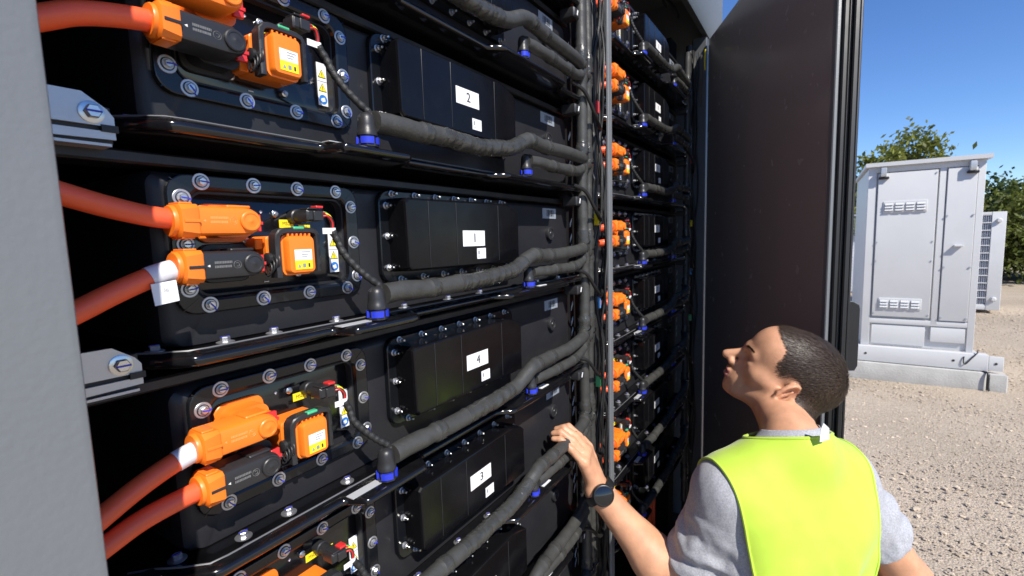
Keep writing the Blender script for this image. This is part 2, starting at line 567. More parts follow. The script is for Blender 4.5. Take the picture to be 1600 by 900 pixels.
    m.obox((.0012, -.0052, -.0004), (.0034, 0, -.0009), (0, .0003, 0), (.00016, 0, .0006), 'blue_ink')
    m.obox((.0060, -.0013, -.0014), (.0016, 0, -.0004), (0, .0004, 0), (.00016, 0, .0006), 'blue_ink')
    M['plate_bolt'] = m.mesh('plate_bolt', angle=30)
    m = MB().lathe((0, .0002, 0), (0, -1, 0), [(.0049, 0), (.0049, .0010), (.0040, .0014)], 'zinc', 16)
    m.lathe((0, -.0012, 0), (0, -1, 0), [(.0036, 0), (.0036, .0035), (.0030, .0040)], 'zinc', 6)
    m.lathe((0, -.0050, 0), (0, -1, 0), [(.0020, 0), (.0020, .0055), (.0014, .0062)], 'steel', 10)
    M['nut'] = m.mesh('nut', angle=30)
    # receptacles behind the plugs
    for nm, z, mt in (('upper', .1172, 'orange_plastic'), ('lower', .0772, 'black_plastic')):
        m = MB()
        q = (.231, .283, z - .0195, z + .0195)
        m.loft([rrect(*q, .012, .017), rrect(*q, .012, .012), rrect(*ins(q, .0008), .0115, .0112)], mt, True, True)
        q = (.236, .277, z - .0145, z + .0145)
        m.loft([rrect(*q, .010, .012), rrect(*q, .010, -.008)], mt, True, True)
        m.box(.262, .276, -.020, -.004, z - .0055, z + .0055, mt, .001)
        M['receptacle_' + nm] = m.mesh('receptacle')
        M['lock_' + nm] = MB().box(.2655, .2755, -.0255, -.0205, z - .0095, z + .0075, 'red_plastic', .0008).box(.268, .2765, -.0265, -.0195, z - .0025, z + .0005, 'red_plastic').mesh('lock_tab')
    # manual service disconnect
    m = MB()
    q = (.287, .335, .0645, .1035)
    m.loft([rrect(*q, .004, .017), rrect(*q, .004, -.010), rrect(*ins(q, .001), .004, -.011)], 'orange_plastic', True, True)
    q = (.2955, .3305, .0615, .1045)
    m.loft([rrect(*q, .006, -.010), rrect(*q, .006, -.024), rrect(*ins(q, .0016), .0055, -.0245), rrect(*ins(q, .0016), .0055, -.0310), rrect(*ins(q, .0030), .0045, -.0335), rrect(*ins(q, .0052), .004, -.0340)], 'orange_plastic', True, True)
    for z in (.0705, .0785, .0865):
        m.box(.2935, .2962, -.021, -.013, z, z + .003, 'orange_plastic', .0005).box(.3300, .3330, -.021, -.013, z, z + .003, 'orange_plastic', .0005)
    for x in np.linspace(.3, .325, 6):
        m.box(x, x + .002, -.029, -.0255, .1025, .1055, 'orange_plastic')
    m.box(.279, .288, -.004, .017, .066, .0745, 'orange_plastic', .001).box(.2795, .288, -.004, .017, .090, .101, 'orange_plastic', .001)
    M['msd'] = m.mesh('service_disconnect')
    m = MB()
    hp = [(.2900, -.0215, .0600), (.2900, -.0215, .0985), (.2915, -.0222, .1050), (.2975, -.0228, .1085), (.3285, -.0228, .1085), (.3345, -.0222, .1050), (.3360, -.0215, .0985), (.3360, -.0215, .0640)]
    ring = []
    hp = spline(hp, .003)
    T = np.gradient(hp, axis=0)
    for p_, t_ in zip(hp, T):
        t_ = t_ / np.linalg.norm(t_)
        n_ = np.cross(t_, (0, 1, 0))
        n_ /= np.linalg.norm(n_)
        y_ = np.array((0, 1.0, 0))
        ring.append([p_ + n_ * .0026 + y_ * .0068, p_ + n_ * .0032 - y_ * .0060, p_ + n_ * .002 - y_ * .0072, p_ - n_ * .002 - y_ * .0072, p_ - n_ * .0026 - y_ * .0060, p_ - n_ * .0026 + y_ * .0068])
    m.loft(ring, 'black_plastic', True, True)
    m.lathe((.2870, -.016, .0800), (-1, 0, 0), [(.0062, 0), (.0062, .0035), (.005, .0042)], 'black_plastic', 16)
    for i in range(4):
        th = np.linspace(0, 6.28, 15)
        m.tube([(.2835 + .0015 * i + .001 * math.sin(t), -.018 - .0025 * i + .006 * math.cos(t), .069 + .003 * i + .007 * math.sin(t)) for t in th], .0009, 'black_plastic', 5)
    M['msd_handle'] = m.mesh('handle', angle=45)
    M['msd_tab'] = MB().box(.3070, .3195, -.0310, -.0240, .1098, .1128, 'green_plastic', .0009).mesh('release_tab')
    m = MB().box(.3035, .3240, -.03455, -.0339, .0770, .0885, 'paper', .0002).box(.3035, .3240, -.03455, -.0339, .0672, .0770, 'yellow_print', .0002)
    for i in range(3):
        m.box(.3115, .3215 - .002 * i, -.03475, -.0345, .0855 - .0026 * i, .0863 - .0026 * i, 'ink_grey')
    y = -.0347
    m.add([(.3060, y, .0695), (.3100, y, .0695), (.3080, y, .0735)], [(0, 1, 2)], 'ink_grey').box(.312, .3155, y - .0001, y, .0695, .0735, 'paper_grey').box(.3185, .3205, y - .0001, y, .0695, .0735, 'ink')
    M['msd_label'] = m.mesh('rating_label')
    m = MB()
    for (x, z) in ((.2795, .1005), (.2795, .0640), (.3385, .0600), (.3155, .1285)):
        m.lathe((x, .0172, z), (0, -1, 0), [(.0040, 0), (.0040, .0030), (.0032, .0036)], 'steel', 12)
        m.lathe((x, .0138, z), (0, -1, 0), [(.0022, 0), (.0022, .0018)], 'zinc', 6)
    M['screw'] = m.mesh('screw')
    m = MB()
    for (x, z, w, hh) in ((.3204, .1131, .0172, .0092), (.3440, .1095, .0150, .0070)):
        m.box(x, x + w, .0160, .0166, z, z + hh, 'yellow_print').text('MSD', hh * .62, (x + w / 2, .0158, z + hh / 2), (.92, 0, 0), (0, 0, 1), 'ink')
    M['msd_sticker'] = m.mesh('yellow_sticker', smooth=False)
    m = MB()
    m.box(.2982, .3014, .0160, .0166, .1295, .1304 + .0006, 'paper').box(.2993, .3003, .0158, .0164, .1286, .1318, 'paper')
    m.box(.2975, .3030, .0160, .0166, .0535, .0546, 'paper')
    M['polarity'] = m.mesh('polarity_mark', smooth=False)
    m = MB().box(.3832, .3964, .0160, .0166, .0578, .1076, 'paper')
    y = .0158
    for z in (.0945, .0785):
        for s_, mt, dy in ((.0056, 'ink', 0), (.0046, 'yellow_print', -.0002)):
            m.add([(.3898 - s_, y + dy, z - s_ * .75), (.3898 + s_, y + dy, z - s_ * .75), (.3898, y + dy, z + s_ * 1.05)], [(0, 1, 2)], mt)
        m.box(.3894, .3902, y - .0004, y - .0003, z - .0008, z + .0022, 'ink').box(.3894, .3902, y - .0004, y - .0003, z - .0024, z - .0015, 'ink')
    m.box(.3835, .3961, .0157, .0160, .0860, .0866, 'ink_grey')
    m.disc((.3898, .0158, .0650), (0, -1, 0), .0056, 'blue_print', 24)
    m.obox((.3898, .0155, .0646), (.0024, 0, .0008), (0, .0001, 0), (-.0006, 0, .0022), 'paper').obox((.3880, .0155, .0640), (.0014, 0, -.0006), (0, .0001, 0), (.0004, 0, .0012), 'paper')
    M['warning'] = m.mesh('warning_label', smooth=False)
    # bolted side cover
    m = MB()
    q = (.452, .7745, .0375, .1630)
    m.loft([rrect(*q, .017, .0055), rrect(*q, .017, -.0012), rrect(*ins(q, .0012), .016, -.0026)], 'black_plate', True, True)
    def cov(d, y):
        pts = [(.7526 - d, .0520 + d), (.7526 - d, .1370 - d), (.7455 - d, .1425 - d), (.7100 - d, .1528 - d), (.7030 - d, .1535 - d), (.4715 + d, .1515 - d), (.4670 + d, .1470 - d), (.4690 + d, .0580 + d), (.4740 + d, .0530 + d), (.7480 - d, .0500 + d)]
        return [(x, y, z) for x, z in pts][::-1]
    m.loft([cov(-.001, -.002), cov(0, -.0325), cov(.0012, -.0352), cov(.0030, -.0360)], 'black_cover', False, True)
    M['cover'] = m.mesh('cover', angle=14)
    for x in (.511, .5723, .6853):
        pass
    m = MB().box(-.0004, .0004, -.0367, -.0358, .0565, .1490, 'black_plastic', .0002)
    M['rib'] = m.mesh('rib')
    for t in ('', '1', '2', '3', '4'):
        m = MB().box(.5827, .6400, -.0366, -.0361, .0905, .1150, 'paper')
        if t:
            for q_ in (-.0004, 0, .0004):
                m.text(t, .0200, (.6128 + q_, -.03685 + q_ * .05, .1027), (1, 0, 0), (0, 0, 1), 'ink')
        else:
            m.box(.6085, .6155, -.0368, -.0366, .097, .109, 'ink_grey')
        M['number_' + t] = m.mesh('number_label', smooth=False)
    m = MB().box(.6217, .6455, -.0366, -.0361, .0620, .0790, 'paper')
    m.box(.6245, .6285, -.0367, -.0366, .069, .075, 'ink_grey').box(.6240, .630, -.0367, -.0366, .0655, .0663, 'ink_grey')
    M['small_label'] = m.mesh('small_label', smooth=False)
    m = MB().box(.9196, .9820, .0050, .0057, .1338, .1560, 'paper_grey')
    for i in range(8):
        m.box(.938 + i * .0042, .9395 + i * .0042 + .0009 * (i % 3), .0048, .0050, .1385, .1525, 'ink')
    M['barcode'] = m.mesh('barcode_sticker', smooth=False)
    m = MB().lathe((.9466, .0062, .1008), (0, -1, 0), [(.0150, 0), (.0150, .006), (.0142, .0075), (.0105, .0078), (.0100, .0066), (.0050, .0066), (.0040, .0080), (.001, .0082)], 'black_plastic', 28)
    M['breather'] = m.mesh('breather_cap')
    M['foil'] = MB().box(.3420, .3860, -.0520, -.0400, .0002, .0011, 'foil_grey').mesh('foil_label', smooth=False)
    M['foil2'] = MB().box(.8000, .8300, -.0500, -.0380, .0002, .0011, 'paper').mesh('foil_label', smooth=False)
    return M
PM = pack_meshes()
proto = ob('battery_pack', None)
def pp(name, key, loc=(0, 0, 0), parent=proto):
    return ob(name, PM[key], parent, loc)
pp('shell', 'shell')
tray = pp('tray', 'tray')
for x, y in ((.186, .010), (.2381, -.0105), (.2880, -.0110), (.3666, -.0112), (.480, -.011), (.575, -.011), (.66, -.011), (.86, -.011), (.955, -.011)):
    pp('flange_bolt', 'flange_bolt', (x, y, 0), tray)
pp('lip_glint', 'lip', (0, 0, 0), tray)
pp('foil_label', 'foil', (0, 0, 0), tray)
pp('foil_label', 'foil2', (0, 0, 0), tray)
plate = pp('connector_plate', 'connector_plate')
for x, z in ((.2341, .1560), (.2849, .1560), (.3347, .1560), (.3859, .1560), (.4070, .1385), (.4085, .0945), (.4105, .0520), (.2321, .0382), (.2858, .0382), (.3410, .0382), (.3946, .0380), (.2164, .1400), (.2158, .0970), (.2154, .0550)):
    o = pp('plate_bolt', 'plate_bolt', (x, 0, z), plate)
    o.rotation_euler = (0, rng.uniform(-.5, .9), 0)
panel = pp('recess_panel', 'recess_panel')
pp('yellow_sticker', 'msd_sticker', (0, 0, 0), panel)
pp('polarity_mark', 'polarity', (0, 0, 0), panel)
pp('warning_label', 'warning', (0, 0, 0), panel)
pp('screw', 'screw', (0, 0, 0), panel)
for s_ in ('upper', 'lower'):
    rc = pp('receptacle', 'receptacle_' + s_)
    pp('lock_tab', 'lock_' + s_, (0, 0, 0), rc)
msd = pp('service_disconnect', 'msd')
msd['label'] = 'orange service disconnect plug with black lever'
pp('handle', 'msd_handle', (0, 0, 0), msd)
pp('release_tab', 'msd_tab', (0, 0, 0), msd)
pp('rating_label', 'msd_label', (0, 0, 0), msd)
cover = pp('cover', 'cover')
cover['label'] = 'raised black cover with a ring of nuts'
for x in (.511, .5723, .6853):
    pp('rib', 'rib', (x, 0, 0), cover)
for i in range(7):
    pp('nut', 'nut', (.4747 + i * .04477, -.0026, .1585), cover)
    pp('nut', 'nut', (.4843 + i * .04573, -.0026, .0412), cover)
for z in (.1424, .1013, .0584):
    pp('nut', 'nut', (.4635, -.0026, z), cover)
for z in (.1300, .0960, .0620):
    pp('nut', 'nut', (.7660, -.0026, z), cover)
pp('number_label', 'number_', (0, 0, 0), cover)
pp('small_label', 'small_label', (0, 0, 0), cover)
pp('barcode_sticker', 'barcode')
pp('breather_cap', 'breather')

NUM = {1: '2', 0: '1', -1: '4', -2: '3'}
near_lab = {3: 'highest black battery pack of the near rack, two above the pack numbered two',
            2: 'black battery pack in the near rack directly above the pack numbered two',
            1: 'black battery pack with a white label numbered two in the near rack',
            0: 'black battery pack with a white label numbered one in the near rack',
            -1: 'black battery pack with a white label numbered four in the near rack',
            -2: 'black battery pack with a white label numbered three in the near rack',
            -3: 'black battery pack in the near rack directly below the pack numbered three',
            -4: 'lowest black battery pack of the near rack'}
ORD = ['topmost', 'second from top', 'third from top', 'fourth from top', 'fifth from top', 'sixth from top', 'seventh from top', 'lowest']
KIDS = kidmap()
first = True
packs = {}
for b in (0, 1):
    for k in range(3, -5, -1):
        loc = (BAY * b, 0, BZ + H * k)
        if first:
            o = proto
            first = False
        else:
            o = copy_tree(proto, None, None, KIDS)
        o.location = loc
        o['label'] = near_lab[k] if b == 0 else 'black battery pack in the far rack beyond the mullion, %s' % ORD[3 - k]
        o['category'] = 'battery pack'
        o['group'] = 'battery packs in the racks'
        packs[(b, k)] = o
for (b, k), o in packs.items():
    for c in o.children:
        for g in c.children:
            if g.name.startswith('number_label'):
                if b == 0 and k in NUM:
                    g.data = PM['number_' + NUM[k]]
                g.rotation_euler = (0, rng.uniform(-.012, .012), 0)
                g.location = (rng.uniform(-.004, .004), 0, rng.uniform(-.003, .003))

# ---------------------------------------------------------------- power cables with their plugs
def plug_parts(z, black):
    body = 'black_plastic' if black else 'orange_plastic'
    m = MB()
    def sec(x, h, y0=-.0125, y1=-.0425):
        return [(x, yy, z + zz) for yy, zz in ((y0, -h), (y1 + .004, -h), (y1 + .001, -h + .0018), (y1, -h + .005), (y1, h - .005), (y1 + .001, h - .0018), (y1 + .004, h), (y0, h))]
    rings = [sec(.2105, .0128), sec(.2470, .0128), sec(.2530, .0126), sec(.2585, .0115), sec(.2625, .0095), sec(.2650, .0065)]
    m.loft(rings, body, True, True)
    m.box(.238, .260, -.036, -.016, z + .0120, z + .0150, body, .0012)
    m.lathe((.2545, -.0424, z), (0, -1, 0), [(.0095, 0), (.0095, .0022), (.0086, .0030), (.0070, .0031), (.0066, .0026), (.002, .0026), (.0012, .0031)], body, 24)
    body_me = m.mesh('plug_body')
    pm = 'print_grey' if black else 'print_orange'
    m = MB()
    for r0, n0 in ((.0034, 22),):
        th = np.linspace(0, 2 * math.pi, n0)
        m.tube([(.2395 + r0 * math.cos(t), -.0426, z + r0 * math.sin(t)) for t in th], .00018, pm, 4, cap=False)
    th = np.linspace(.9, 2 * math.pi - .9, 12)
    m.tube([(.2395 - .0017 * math.cos(t), -.0426, z - .0017 * math.sin(t)) for t in th], .00022, pm, 4)
    rr = random.Random(3)
    for row, zz in ((0, -.0022), (1, .0016)):
        x = .2195
        while x < .2335 + .001 * row:
            w = rr.uniform(.0006, .0012)
            m.box(x, x + w, -.0427, -.0424, z + zz, z + zz + .0022, pm)
            x += w + .0005
    m.add([(.2130, -.0427, z), (.2155, -.0427, z + .0012), (.2155, -.0427, z - .0012)], [(0, 1, 2)], 'paper' if black else pm)
    prt = m.mesh('print', smooth=False)
    m = MB()
    def osec(x, h, y0, y1, c):
        return [(x, yy, z + zz) for yy, zz in ((y0, -h + c), (y0 - c, -h), (y1 + c, -h), (y1, -h + c), (y1, h - c), (y1 + c, h), (y0 - c, h), (y0, h - c))]
    m.loft([osec(.1945, .0125, -.0155, -.0430, .005), osec(.1960, .0142, -.0135, -.0448, .005), osec(.2085, .0142, -.0135, -.0448, .003), osec(.2100, .0138, -.0135, -.0440, .003)], 'orange_plastic', True, True)
    m.lathe((.1975, -.0295, z), (-1, 0, 0), [(.0135, 0), (.0135, .005), (.0128, .0062), (.0112, .0062)], 'orange_plastic', 20)
    m.box(.1975, .2102, -.0455, -.0446, z - .0016, z + .0010, 'black_plastic' if black else 'orange_plastic', .0002)
    m.box(.1965, .2070, -.040, -.020, z + .0138, z + .0158, 'orange_plastic', .0008).box(.1965, .2070, -.040, -.020, z - .0156, z - .0138, 'orange_plastic', .0008)
    col = m.mesh('collar')
    return body_me, prt, col
PU, PL = plug_parts(.1172, False), plug_parts(.0772, True)
cab_paths = {
    ('U', 'a'): [(.215, -.0295, .1172), (.2023, -.0295, .1177), (.1765, -.0295, .1213), (.1496, -.0295, .128), (.1252, -.029, .1359), (.09, -.026, .148), (.05, -.015, .160), (.02, .03, .168)],
    ('L', 'a'): [(.215, -.0295, .0772), (.2020, -.0295, .0772), (.1765, -.0295, .0709), (.1494, -.0295, .0601), (.1255, -.029, .0487), (.09, -.026, .032), (.05, -.015, .017), (.02, .03, .008)],
    ('U', 'b'): [(.215, -.0295, .1172), (.2023, -.0295, .1160), (.1782, -.0295, .111), (.1513, -.0295, .1014), (.1268, -.029, .0891), (.09, -.026, .068), (.05, -.015, .048), (.02, .03, .035)],
    ('L', 'b'): [(.215, -.0295, .0772), (.2015, -.0295, .0774), (.1725, -.0295, .0755), (.1486, -.0295, .0720), (.1273, -.029, .0646), (.09, -.026, .049), (.05, -.015, .032), (.02, .03, .02)],
    ('L', 'c'): [(.215, -.0295, .0772), (.1980, -.0295, .0770), (.1737, -.0295, .0734), (.1458, -.0295, .0658), (.1247, -.029, .0552), (.09, -.026, .037), (.05, -.015, .02), (.02, .03, .008)],
}
for s_, z_ in (('U', .1172), ('L', .0772)):
    cab_paths[(s_, 'z')] = [(.215, -.0295, z_), (.2020, -.0295, z_), (.186, -.027, z_ - .001), (.172, -.016, z_ - .003), (.163, .004, z_ - .006), (.158, .04, z_ - .01), (.155, .12, z_ - .012)]
CABM = {}
for key, pth in cab_paths.items():
    CABM[key] = MB().tube(spline(pth, .004), .0087, 'orange_cable', 18).mesh('cable')
def sleeve(key, t0, t1, tag):
    p = spline(cab_paths[key], .002)
    d = p[:, 0]
    sel = p[(d > t0) & (d < t1)]
    m = MB().tube(sel, .0093, 'sleeve_white', 18)
    me = m.mesh('sleeve')
    tg = None
    if tag:
        q = sel[len(sel) // 2]
        tg = MB().prism([(q[0] - .0105, -.0395, q[2] - .007), (q[0] + .0080, -.0400, q[2] - .005), (q[0] + .0085, -.0415, q[2] - .0225), (q[0] - .0095, -.0412, q[2] - .0250)], (0, .0006, 0), 'paper').text('30', .0045, (q[0] - .001, -.0416, q[2] - .0125), (.9, 0, .05), (0, 0, 1), 'ink_grey').mesh('paper_tag', smooth=False)
    return me, tg
row_word = {3: 'top row', 2: 'row above pack two', 1: 'row of pack two', 0: 'row of pack one', -1: 'row of pack four', -2: 'row of pack three', -3: 'row below pack three', -4: 'bottom row'}
def where(b, k):
    return ('near rack, ' + row_word[k]) if b == 0 else ('far rack, ' + ('row ' + ORD[3 - k] if k not in (3, -4) else ORD[3 - k] + ' row'))
for b in (0, 1):
    for k in range(3, -5, -1):
        for s_, P in (('U', PU), ('L', PL)):
            v = 'b' if k in (-1, -3) else ('c' if (k in (1, 2) and s_ == 'L') else 'a')
            if b == 1:
                v = 'z'
            if (s_, v) not in CABM:
                v = 'a'
            t = thing('power_cable', 'orange power cable with %s, %s' % ('all orange plug' if s_ == 'U' else 'black plug and orange collar', where(b, k)), 'cable',
                      (BAY * b, 0, BZ + H * k), 'power cables plugged into the packs')
            pb = ob('plug_body', P[0], t)
            ob('print', P[1], pb)
            ob('collar', P[2], t)
            ob('cable', CABM[(s_, v)], t)
            if (b, k, s_) == (0, 0, 'L'):
                me, tg = sleeve(('L', 'a'), .1725, .1915, True)
                ob('sleeve', me, t)
                ob('paper_tag', tg, t)
            if (b, k, s_) == (0, -1, 'U'):
                ob('sleeve', sleeve(('U', 'b'), .1765, .1945, False)[0], t)

# ---------------------------------------------------------------- signal harnesses
def harness(seed):
    rr = random.Random(seed)
    j = lambda a: rr.uniform(-a, a)
    m = MB().box(.3290, .3470, -.0240, -.004, .1190, .1320, 'black_plastic', .002)
    m.lathe((.338, .017, .1255), (0, -1, 0), [(.0085, 0), (.0085, .010), (.0072, .011), (.0072, .022)], 'black_plastic', 16)
    m.box(.3300, .3420, -.0250, -.008, .1320, .1338, 'black_plastic', .0006).box(.3360, .3480, -.0262, -.0225, .1195, .1305, 'black_plastic', .0008)
    plug = m.mesh('plug')
    tab = MB().box(.3395, .3485, -.0258, -.0150, .1335, .1362, 'red_plastic', .0006).mesh('latch')
    ex = .3590 + j(.002)
    wires = []
    for i, mt in enumerate(('wire_yellow', 'wire_green', 'wire_red', 'wire_black', 'wire_red', 'wire_black')):
        a = i * 1.05
        wires.append(MB().tube(spline([(.3450, -.018 + .003 * math.cos(a), .1255 + .0035 * math.sin(a)), (.3535 + .002 * math.cos(a), -.0235 + .002 * math.sin(a), .1270 + .002 * math.sin(a)),
                                       (ex + .0012 * math.cos(a), -.0235 + .0018 * math.sin(a), .1180), (ex + .001 * math.cos(a), -.0235 + .001 * math.sin(a), .1085)], .0025), .0011, mt, 6).mesh('wire'))
    tag = MB().tube([(ex, -.0235, .1115), (ex + .0005, -.0238, .1050)], .0036, 'paper', 12).box(ex - .0150, ex - .002, -.0262, -.0255, .1048, .1115, 'paper').mesh('tag')
    pth = [(ex, -.0235, .1080), (.3640 + j(.002), -.0262, .0955), (.3685 + j(.002), -.0300, .0830), (.3780, -.0370, .0668), (.3900, -.0435, .0530), (.4010, -.0480, .0430), (.4040, -.050, .0370)]
    p = spline(pth, .0016)
    r = np.array([.0043 + .0004 * math.sin(i * 1.3) + rr.uniform(0, .0003) for i in range(len(p))])
    sh = MB().tube(p, r, 'braid', 10).mesh('sheath')
    return plug, tab, wires, tag, sh
HM = [harness(s_) for s_ in range(3)]
for b in (0, 1):
    for k in range(3, -5, -1):
        t = thing('signal_harness', 'black braided signal cable with coloured wires and white tag, %s' % where(b, k), 'cable', (BAY * b, 0, BZ + H * k), 'signal cables on the packs')
        h = HM[(k + b) % 3]
        pl_ = ob('plug', h[0], t)
        ob('latch', h[1], pl_)
        for w in h[2]:
            ob('wire', w, t)
        ob('tag', h[3], t)
        ob('sheath', h[4], t)

# ---------------------------------------------------------------- coolant hoses
def hose_mesh(pts, r0, seed, wrap, ntape):
    rr = np.random.RandomState(seed)
    p = spline(pts, .0035)
    n = len(p)
    s_ = np.concatenate([[0], np.cumsum(np.linalg.norm(np.diff(p, axis=0), axis=1))])
    N = 20
    th = np.arange(N) * 2 * math.pi / N
    rad = np.full((n, N), r0)
    ml = ['foam'] * (n - 1)
    L = s_[-1]
    ph = rr.uniform(0, 6)
    for i in range(n):
        for (a, bb) in wrap:
            if a * L < s_[i] < bb * L:
                q = (s_[i] / (.019 + .004 * math.sin(s_[i] * 23 + ph)) + th / (2 * math.pi) + ph * .2 + .12 * np.sin(s_[i] * 60 + ph)) % 1.0
                rad[i] += .0013 * (1 - q) ** 1.5 + .0005 * np.sin(th * 2 + s_[i] * 130 + ph) * np.sin(s_[i] * 210)
                if i < n - 1:
                    ml[i] = 'tape'
    for c in ntape:
        d = np.abs(s_ - c * L)
        w = d < .009
        rad[w] += .0010 + .0004 * rr.rand(w.sum(), 1) + .0004 * rr.rand(w.sum(), N)
        for i in np.where(w[:-1])[0]:
            ml[i] = 'tape'
    g = rr.randn(n // 4 + 2, N // 4)
    g = np.repeat(np.repeat(g, 4, 0)[:n], 4, 1)
    g = (g + np.roll(g, 1, 0) + np.roll(g, -1, 0) + np.roll(g, 1, 1) + np.roll(g, -1, 1) + np.roll(g, 2, 0)) / 6
    rad += .00035 * g
    return MB().tube(p, rad, 'foam', N, mlist=ml).mesh('hose', angle=50)
def fitting(x, y, sc):
    m = MB().lathe((x, y, .0140), (0, 0, 1), [(.0128 * sc, 0), (.0126 * sc, .005), (.0118 * sc, .006), (.0116 * sc, .012), (.0108 * sc, .019), (.0092 * sc, .0235), (.0052 * sc, .0262), (.0008, .0268)], 'black_plastic', 22)
    m.lathe((x, y, .0002), (0, 0, 1), [(.0108 * sc, 0), (.0108 * sc, .017)], 'black_plastic', 20)
    el = m.mesh('elbow')
    m = MB()
    for a0, a1 in ((195, 262), (292, 350), (60, 160)):
        th = np.radians(np.linspace(a0, a1, 9))
        ro, ri = .0146 * sc, .0112 * sc
        out = [(x + ro * math.cos(t), y + ro * math.sin(t)) for t in th]
        inn = [(x + ri * math.cos(t), y + ri * math.sin(t)) for t in th][::-1]
        m.prism([(a, bb, .0040) for a, bb in out + inn], (0, 0, .0078), 'blue_plastic')
    m.lathe((x, y, .0012), (0, 0, 1), [(.0140 * sc, 0), (.0140 * sc, .0032)], 'black_plastic', 8)
    return el, m.mesh('clip')
F1, F2 = fitting(.3967, -.050, .92), fitting(.7634, -.048, .80)
paths = []
rr = random.Random(8)
for s_ in range(5):
    j = lambda a: rr.uniform(-a, a)
    paths.append(([(.4040, -.055, .0310), (.430, -.056, .0318), (.470, -.057, .031 + j(.001)), (.52, -.058, .0308 + j(.0015)), (.595, -.058, .0315 + j(.002)), (.650, -.059, .0335 + j(.002)), (.690, -.061, .0390), (.718, -.063, .0500), (.738, -.064, .0585),
                   (.762, -.063, .0615 + j(.001)), (.815, -.060, .0595 + j(.0015)), (.90, -.058, .0600 + j(.0015)), (.975, -.052, .0625), (1.010, -.045, .0640), (1.035, -.036, .0700)],
                  [(.766, -.052, .0295), (.800, -.055, .0290), (.855, -.056, .0280 + j(.001)), (.925, -.055, .0280), (.975, -.050, .0310), (1.010, -.044, .0400), (1.030, -.038, .0510)]))
HOSE = []
for s_, (a, b_) in enumerate(paths):
    HOSE.append((hose_mesh(a, .0125, s_, [(.17 + .02 * (s_ % 3), .50)] if s_ % 2 == 0 else [(.22, .42)], [.13, .55 + .01 * s_, .66, .97]),
                 hose_mesh(b_, .0108, s_ + 20, [], [.33, .62, .93])))
SEQ = {3: 1, 2: 3, 1: 0, 0: 2, -1: 1, -2: 4, -3: 3, -4: 0}
for b in (0, 1):
    for k in range(3, -5, -1):
        loc = (BAY * b, 0, BZ + H * k)
        t = thing('coolant_hose', 'long taped black foam coolant hose with blue clip fitting, %s' % where(b, k), 'hose', loc, 'long coolant hoses')
        ob('hose', HOSE[SEQ[k]][0], t)
        e = ob('elbow', F1[0], t)
        ob('clip', F1[1], e)
        t = thing('return_hose', 'short taped black coolant hose beneath the long hose bend, %s' % where(b, k), 'hose', loc, 'short coolant hoses')
        ob('hose', HOSE[SEQ[k]][1], t)
        e = ob('elbow', F2[0], t)
        ob('clip', F2[1], e)

